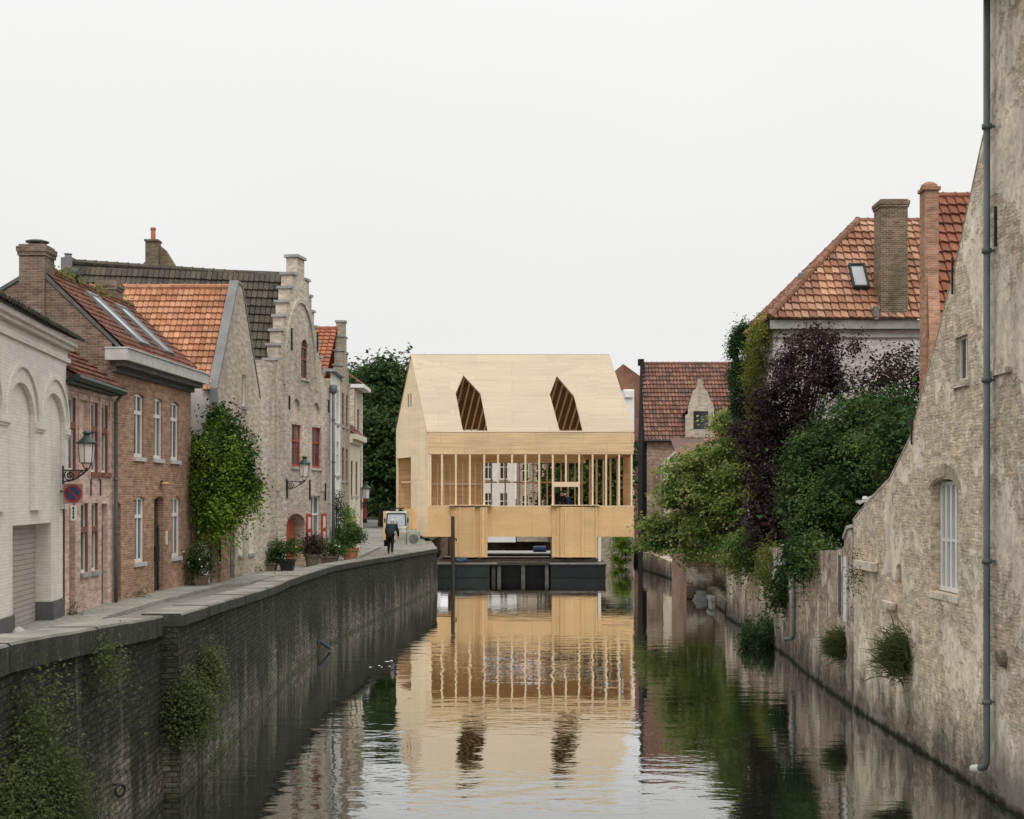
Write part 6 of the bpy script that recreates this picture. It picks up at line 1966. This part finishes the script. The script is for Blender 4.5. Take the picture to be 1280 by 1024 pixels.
# ================================================================ street furniture
def lantern(name, label, loc, rz, arm, s=1., glass=True, z=0.):
    """scrolled wrought-iron wall bracket with a flared lantern on its end; arm along +x"""
    o = thing(name, label, 'lamp', loc, 'wall lanterns on scrolled iron brackets')
    b = MB()
    b.beam((0, 0, 0), (arm + .03, 0, 0), .035, .03)
    b.beam((.015, 0, -.38 * s), (.015, 0, .12 * s), .04, .03, V(1, 0, 0))
    b.tube([(.02, 0, -.32 * s), (arm * .45, 0, -.26 * s), (arm * .8, 0, -.12 * s), (arm, 0, 0)], .018, 6)
    sp = []
    for k in range(34):
        a = k / 33 * 3.6 * math.pi
        r = .15 * s * (1 - k / 40)
        sp.append((.2 * s + r * math.cos(a + 2.2), 0, -.15 * s + r * math.sin(a + 2.2)))
    b.tube(sp, .016, 6)
    sp = [( .47 * arm / .6 + .07 * s * (1 - k / 30) * math.cos(k / 24 * 3 * math.pi), 0, -.08 * s + .06 * s * (1 - k / 30) * math.sin(k / 24 * 3 * math.pi)) for k in range(24)]
    b.tube(sp, .012, 5)
    for dx in (-.10, .10):
        b.tube([(arm, 0, 0), (arm + dx * .7, 0, .08 * s), (arm + dx, 0, .20 * s)], .012, 5)
    b.tube([(arm, 0, -.02), (arm, 0, .07 * s)], .03, 8)
    b.build('bracket', 'iron', o, local=True)
    if glass:
        b = MB(); b.lathe((arm, 0, .20 * s), [(.185 * s, .01), (.225 * s, .52 * s)], 6, math.pi / 6)
        g = b.build('glass', 'lampglass', o, local=True)
        b = MB()
        for k in range(6):
            a = math.pi / 3 * k + math.pi / 6
            b.beam((arm + .188 * s * math.cos(a), .188 * s * math.sin(a), .20 * s), (arm + .228 * s * math.cos(a), .228 * s * math.sin(a), .73 * s), .014, .014)
        b.lathe((arm, 0, .185 * s), [(.175 * s, 0), (.175 * s, .022)], 6, math.pi / 6)
        b.build('frame', 'green_metal', o, local=True)
    b = MB()
    b.lathe((arm, 0, .72 * s), [(.27 * s, 0), (.29 * s, .03 * s), (.25 * s, .06 * s), (.16 * s, .13 * s), (.10 * s, .19 * s), (.085 * s, .24 * s), (.10 * s, .27 * s), (.125 * s, .30 * s), (.09 * s, .33 * s), (.075 * s, .345 * s)], 14)
    b.build('cap', 'green_metal', o, local=True, smooth=True)
    o.rotation_euler = (0, 0, rz)
    return o
uA = FA.u(71.5)
la = FA.P(uA, CZ - (588 - HY) * (22 + uA * FA.t.y) / FPX, .115)
lantern('street_lamp', 'nearest green capped lantern on the white garage house corner', la, 0.0, .56, .84)
uS = FS.u(357.5)
ls = FS.P(uS, CZ - (602 - HY) * (50.1 + uS * FS.t.y) / FPX, .01)
lantern('street_lamp', 'green capped lantern over the arched doorway of the stepped gable', ls, math.atan2(FS.n.y, FS.n.x) + .1, .72, .92)
l3 = F4.P(2.6, CZ - (628 - HY) * 71.6 / FPX + 0., .0)
lantern('street_lamp', 'farthest lantern on the last house where the street turns', l3, 0, .28, 1.0)
# no-parking sign on the party wall
o = thing('road_sign', 'round blue no parking sign with red rim and arrow plate', 'sign', at(91, 617, 31.4))
c = at(91, 617, 31.4)
def disc(b, c, r0, r1, y, n=28):
    for k in range(n):
        a0, a1 = 2 * math.pi * k / n, 2 * math.pi * (k + 1) / n
        pt = lambda r, a: V(c.x + r * math.cos(a), y, c.z + r * math.sin(a))
        if r0 < 1e-4: b.poly([V(c.x, y, c.z), pt(r1, a1), pt(r1, a0)])
        else: b.poly([pt(r0, a0), pt(r0, a1), pt(r1, a1), pt(r1, a0)])
b = MB(); b.tube([(c.x, c.y, c.z), (c.x, c.y + .012, c.z)], .205, 28); b.build('plate', 'sign_blue', o)
b = MB(); disc(b, c, .155, .205, c.y - .004)
k = .045
for s_ in (1,):
    d = V(1, 0, -1).normalized() * .165; e = V(1, 0, 1).normalized() * .024
    q = [c - d - e, c + d - e, c + d + e, c - d + e]
    b.poly([V(p.x, c.y - .005, p.z) for p in q])
b.build('rim_and_bar', 'sign_red', o)
b = MB(); b.box(c.x - .225, c.x + .225, c.y + .018, c.y + .03, c.z - .235, c.z + .225); b.build('backing', plain('faded pink sign board', (.42, .25, .22), .7, .2, .1, 5), o)
b = MB(); b.box(c.x - .055, c.x + .085, c.y + .0, c.y + .012, c.z - .62, c.z - .27); b.build('arrow_plate', 'sign_white', o)
b = MB(); y = c.y - .003; x = c.x + .015
for sgn, zz in ((1, c.z - .31), (-1, c.z - .58)):
    b.poly([V(x, y, zz + .02 * sgn), V(x - .035, y, zz - .045 * sgn), V(x + .035, y, zz - .045 * sgn)])
b.poly([V(x - .012, y, c.z - .54), V(x + .012, y, c.z - .54), V(x + .012, y, c.z - .35), V(x - .012, y, c.z - .35)])
for k in range(2): b.poly([V(x - .03, y - .001, c.z - .43 - .05 * k), V(x + .03, y - .001, c.z - .43 - .05 * k), V(x + .03, y - .001, c.z - .415 - .05 * k), V(x - .03, y - .001, c.z - .415 - .05 * k)])
b.build('arrow', 'sign_black', o)
b = MB(); b.beam((c.x - .1, c.y + .04, c.z + .05), (-10.50, c.y + .1, c.z + .05), .03, .03); b.beam((c.x + .015, c.y + .036, c.z + .2), (c.x + .015, c.y + .036, c.z - .62), .035, .02); b.build('bracket', 'iron', o)
o = thing('red_signboard', 'tall red wooden board fixed at the street corner below lantern', 'sign', at(455.5, 635, 74))
b = MB(); q0, q1 = at(453.2, 649, 74), at(458.2, 620, 74); b.box(q0.x, q1.x, 74, 74.06, q0.z, q1.z); b.box(q0.x - .03, q1.x + .03, 73.97, 73.999, q0.z, q0.z + .08); b.box(q0.x - .03, q1.x + .03, 73.97, 73.999, q1.z - .08, q1.z); b.build('board', 'darkred', o)
b = MB(); q = at(450.5, 625, 73.8); b.lathe((q.x, q.y, q.z - .2), [(.12, 0), (.16, .2), (.12, .4)], 10); b.build('orange_flag', plain('orange enamel', (.55, .16, .05), .5, .3, .1), o)
# white mooring bump at the garage corner
o = thing('guard_stone', 'small white painted guard stone at the garage door jamb', 'stone', FA.P(FA.u(7), 2.2, .25))
b = MB(); q = FA.P(FA.u(7), 2.2, .25); b.lathe(q, [(.14, 0), (.13, .12), (.08, .2), (.02, .23)], 10); b.build('stone', 'sillstone', o, smooth=True)
# blue pole lying against the quay
o = thing('blue_pole', 'short blue and white pole leaning on the quay wall at the waterline', 'pole', (-6.0, 44, 0))
b = MB(); q0, q1 = at(391, 795, 42.5), at(406, 806, 44.2); b.tube([V(-6.10, 43, .42), V(-5.88, 43.9, .08)], .05, 8); b.build('shaft', plain('blue pole paint', (.05, .085, .13), .5, .3, .3), o)
rnd = random.Random(9)
fleck_mat = plain('white fleck', (.5, .5, .47), .8, .2, .1)
for px_k, py_k in ((463, 834), (474, 832), (477, 834), (484, 827), (489, 826), (487, 833)):
    D_k = CZ * FPX / (py_k - HY)
    x_k = px_(px_k, D_k)
    b = MB(); b.ball((x_k, D_k, .0), .03 + rnd.random() * .05, .03 + rnd.random() * .03, .012, 8, 5)
    tag(b.build('floating_fleck', fleck_mat, smooth=True), 'small white fleck floating on dark water off the quay bend', 'fleck', 'white flecks floating by the quay')
# hoarding, truck and concrete blocks at the street end
o = thing('plywood_hoarding', 'plywood hoarding panels standing behind the small truck', 'hoarding', (-7, 85, 2.3))
b = MB()
for a, c_, top in ((479, 491, 639), (491.3, 506, 640), (506.3, 520, 636)):
    b.box(px_(a, 85), px_(c_, 85) - .02, 85, 85.08, 2.2, CZ - (top - HY) * 85 / FPX)
build_each(b, 'panel', 'osb', o)
b = MB()
for a in (480, 493, 507, 519): b.box(px_(a, 85), px_(a, 85) + .1, 85.09, 85.2, 2.2, 3.8)
build_each(b, 'post', 'stud', o)
o = thing('utility_truck', 'small pale grey utility truck facing the viewer with dark roof rack', 'truck', (-6.9, 81.5, 2.3))
D = 81.0
x0, x1 = px_(482, D), px_(508.5, D); zb = 2.36
b = MB()
b.extr([V(x0, D, zb + .35), V(x0, D - .35, zb + .38), V(x0, D - .38, zb + .75), V(x0, D - .05, zb + .85), V(x0, D + .12, zb + 1.62), V(x0, D + .3, zb + 1.72), V(x0, D + 1.5, zb + 1.72), V(x0, D + 1.5, zb + .35)], V(x1 - x0, 0, 0))
b.build('body', 'concrete', o)
b = MB(); b.poly([V(x0 + .08, D - .062, zb + .87), V(x1 - .08, D - .062, zb + .87), V(x1 - .12, D + .095, zb + 1.56), V(x0 + .12, D + .095, zb + 1.56)]); b.build('windscreen', plain('pale reflecting windscreen', (.40, .45, .47), .1, .6, .15, 2), o)
b = MB()
b.beam((x0 + .06, D - .07, zb + .87), (x0 + .1, D + .09, zb + 1.6), .06, .05); b.beam((x1 - .06, D - .07, zb + .87), (x1 - .1, D + .09, zb + 1.6), .06, .05); b.beam((x0 + .1, D + .09, zb + 1.6), (x1 - .1, D + .09, zb + 1.6), .07, .05); b.beam(((x0 + x1) / 2 + .1, D - .08, zb + .84), ((x0 + x1) / 2 + .02, D - .02, zb + 1.15), .03, .02)
b.build('windscreen_frame', 'iron', o)
for x in (x0 - .1, x1 + .02):
    b = MB(); b.box(x, x + .08, D - .02, D + .1, zb + 1.05, zb + 1.3); b.build('mirror', 'iron', o)
b = MB(); b.box(x0 + .2, x1 - .2, D + .3, D + .42, zb + 1.86, zb + 1.93)
for x in (x0 + .35, x1 - .45): b.extr([V(x - .12, D + .3, zb + 1.722), V(x + .22, D + .3, zb + 1.722), V(x + .1, D + .3, zb + 1.857), V(x, D + .3, zb + 1.857)], V(0, .1, 0))
b.build('roof_rack', 'iron', o)
for x in (x0 + .16, x1 - .16):
    b = MB(); b.tube([(x, D - .36, zb + .6), (x, D - .4, zb + .6)], .1, 10); b.build('headlight', 'lampglass', o)
for x in (x0 + .02, x1 - .2):
    for y in (D + .1, D + 1.2):
        b = MB(); b.tube([(x, y, zb + .3), (x + .18, y, zb + .3)], .28, 14); b.build('wheel', 'iron', o)
def block(name, label, pxa, pxb, D, z0, z1, mat):
    o = thing(name, label, 'block', (px_((pxa + pxb) / 2, D), D, z0), 'concrete blocks at the street corner')
    x0, x1 = px_(pxa, D), px_(pxb, D)
    b = MB(); e = .03
    b.box(x0, x1, D, D + .8, z0, z1 - e); b.extr([V(x0, D, z1 - e + .001), V(x1, D, z1 - e + .001), V(x1 - e, D + e, z1), V(x0 + e, D + e, z1)], V(0, .74, 0))
    b.build('body', mat, o)
    b = MB()
    for x in (x0 + .18, x1 - .3): b.box(x, x + .14, D + .3, D + .44, z1 + .003, z1 + .09)
    build_each(b, 'lug', mat, o)
    return o
block('concrete_block', 'beige concrete block right of the bending person', 494.5, 508, 77.5, street_z(77), 2.97, 'concrete')
bk_ = block('concrete_block', 'greenish concrete block with dark round stain beside the coping', 508.8, 524, 77.2, street_z(77), 3.02, 'concrete_green')
b = MB(); q = V(px_(517, 77.19), 77.19, 2.55); disc(b, q, 0, .27, 77.195); b.build('stain', plain('dark stain', (.15, .17, .14), .9, .1, .3, 4), bk_)

# ================================================================ people
def skin_obj(name, mat, parent, pts, edges, radii, root=0, sub=2):
    me = bpy.data.meshes.new(name)
    me.from_pydata([tuple(p) for p in pts], edges, [])
    o = bpy.data.objects.new(name, me)
    COL.objects.link(o)
    sk_ = o.modifiers.new('skin', 'SKIN'); sk_.use_smooth_shade = True
    me.skin_vertices.new() if not me.skin_vertices else None
    for i, r in enumerate(radii):
        rr = r if isinstance(r, tuple) else (r, r)
        me.skin_vertices[0].data[i].radius = rr
        me.skin_vertices[0].data[i].use_root = (i == root)
    ss = o.modifiers.new('sub', 'SUBSURF'); ss.levels = sub; ss.render_levels = sub
    dg = bpy.context.evaluated_depsgraph_get()
    new = bpy.data.meshes.new_from_object(o.evaluated_get(dg))
    o.modifiers.clear()
    o.data = new
    new.name = name
    new.materials.clear(); new.materials.append(M[mat] if isinstance(mat, str) else mat)
    for p in new.polygons: p.use_smooth = True
    o.parent = parent
    WL[o.name] = WL[parent.name].copy()
    return o
def person(label, loc, rz, top, legs, hair, lean=0., s=1., stride=.0, arms=((.25, -.1), (-.2, -.1)), bag=False, bare_legs=False, bulk=1.45):
    """standing figure, facing local -y, 1.75 m before scaling; lean bends the trunk forward (radians)"""
    o = thing('person', label, 'person', loc)
    hip = V(0, 0, .93)
    def T(x, y, z):                      # trunk point, bent about the hip
        d = z - .93
        return V(x, y * math.cos(lean) - d * math.sin(lean), .93 + d * math.cos(lean) + y * math.sin(lean))
    P, E, Rr, idx = [], [], [], {}
    def add(k, p, r, par=None):
        idx[k] = len(P); P.append(p); Rr.append(r)
        if par is not None: E.append((idx[par], idx[k]))
    add('pelvis', hip, (.13, .10))
    add('waist', T(0, 0, 1.08), (.125, .095), 'pelvis'); add('chest', T(0, .01, 1.28), (.15, .11), 'waist')
    add('upper', T(0, .01, 1.40), (.11, .085), 'chest'); add('neck', T(0, 0, 1.50), .055, 'upper')
    add('jaw', T(0, -.025, 1.565), .068, 'neck'); add('head', T(0, -.01, 1.65), (.083, .098), 'jaw'); add('crown', T(0, .0, 1.715), .06, 'head')
    add('nose', T(0, -.115, 1.625), .014, 'head')
    for sx, nm in ((-1, 'l'), (1, 'r')):
        add('ear' + nm, T(sx * .088, .01, 1.635), .014, 'head')
        st = stride * sx
        add('hip' + nm, V(sx * .09, 0, .88), .088, 'pelvis'); add('knee' + nm, V(sx * .095, -st * .5 - .02, .48), .058, 'hip' + nm)
        add('ankle' + nm, V(sx * .10, -st * .6 + .03, .09), .04, 'knee' + nm); add('toe' + nm, V(sx * .115, -st * .6 - .15, .04), .038, 'ankle' + nm)
        fx_, fy = arms[0 if sx < 0 else 1]
        add('sh' + nm, T(sx * .185, .01, 1.42), .06, 'upper')
        el = T(sx * .25, .02, 1.42) + V(sx * .02, fy * .3, -.28)
        add('el' + nm, el, .044, 'sh' + nm)
        wr = el + V(-sx * .02, fy * .7 - .03, -.24)
        add('wr' + nm, wr, .028, 'el' + nm)
        pm = wr + V(0, -.015, -.07); add('palm' + nm, pm, (.036, .02), 'wr' + nm)
        for f in range(4):
            a = pm + V((f - 1.5) * .017, -.01, -.04 - (.006 if f in (1, 2) else 0)); add('f%d%s' % (f, nm), a, .0085, 'palm' + nm)
            add('g%d%s' % (f, nm), a + V(0, -.014, -.03), .0075, 'f%d%s' % (f, nm))
        add('t' + nm, pm + V(-sx * .034, -.015, .0), .0095, 'palm' + nm); add('u' + nm, pm + V(-sx * .042, -.03, -.035), .008, 't' + nm)
    P = [p * s for p in P]
    sc = lambda r, k=1.: tuple(x * s * k for x in r) if isinstance(r, tuple) else r * s * k
    skin_obj('body', 'skin', o, P, E, [sc(r) for r in Rr])
    def sub(name, mat, keys, k, order=None):
        ids = [idx[q] for q in keys]; m = {a: i for i, a in enumerate(ids)}
        ee = [(m[a], m[b_]) for a, b_ in E if a in m and b_ in m]
        return skin_obj(name, mat, o, [P[i] for i in ids], ee, [sc(Rr[i], k) for i in ids])
    sub('jacket', top, ['pelvis', 'waist', 'chest', 'upper', 'shl', 'ell', 'wrl', 'shr', 'elr', 'wrr', 'hipl', 'hipr'], bulk)
    lk = ['pelvis', 'hipl', 'kneel', 'hipr', 'kneer'] + ([] if bare_legs else ['anklel', 'ankler'])
    sub('trousers', legs, lk, 1.36)
    for nm in 'lr':
        sub('shoe', 'shoe', ['ankle' + nm, 'toe' + nm], 1.25)
    b = MB()
    hc = T(0, .012, 1.672) * s
    b.ball(hc, .102 * s, .112 * s, .105 * s, 12, 8)
    b.build('hair', hair, o, smooth=True, local=True)
    if bag:
        w = P[idx['wrr']]
        b = MB(); c = w + V(.04, 0, -.30)
        b.extr([c + V(-.08, -.2, -.18), c + V(-.08, .2, -.18), c + V(-.08, .18, .12), c + V(-.08, -.18, .12)], V(.16, 0, 0)); b.tube([c + V(0, -.1, .12), c + V(0, -.06, .24), c + V(0, .06, .24), c + V(0, .1, .12)], .014, 6)
        h = b.build('tmp', 'dark_cloth')
        h.name = 'handbag'
        hb = h
        mw = Matrix.Translation(Vector(loc)) @ Matrix.Rotation(rz, 4, 'Z')
        hb.data.transform(mw)
        tag(hb, 'black bag held by the stooping person on the quay', 'bag')
        WL[hb.name] = V(0, 0, 0)
    o.rotation_euler = (0, 0, rz)
    return o
person('stooping grey haired person in dark jacket seen from behind on quay', (px_(488, 66.5), 66.5, street_z(66.5)), R(172), 'jacket', 'dark_cloth', 'grey_hair', .62, 1.06, .12, ((.0, -.25), (.0, -.12)), True, False, 1.75)
person('pedestrian in white shirt and dark shorts far up the street', (px_(472.5, 136), 136, street_z(136)), R(150), 'white_cloth', 'dark_cloth', 'grey_hair', .12, .92, .3, ((.1, -.2), (.1, .2)), False, True)
person('visitor in dark jacket standing inside the pavilion window', (px_(702, 86.2), 86.2, 3.55), R(10), 'dark_cloth', 'dark_cloth', 'dark_hair', .05, 1.0)
person('visitor in navy jacket leaning forward inside the pavilion', (px_(713, 86.6), 86.6, 3.55), R(-60), 'blue_cloth', 'dark_cloth', 'grey_hair', .65, 1.0)
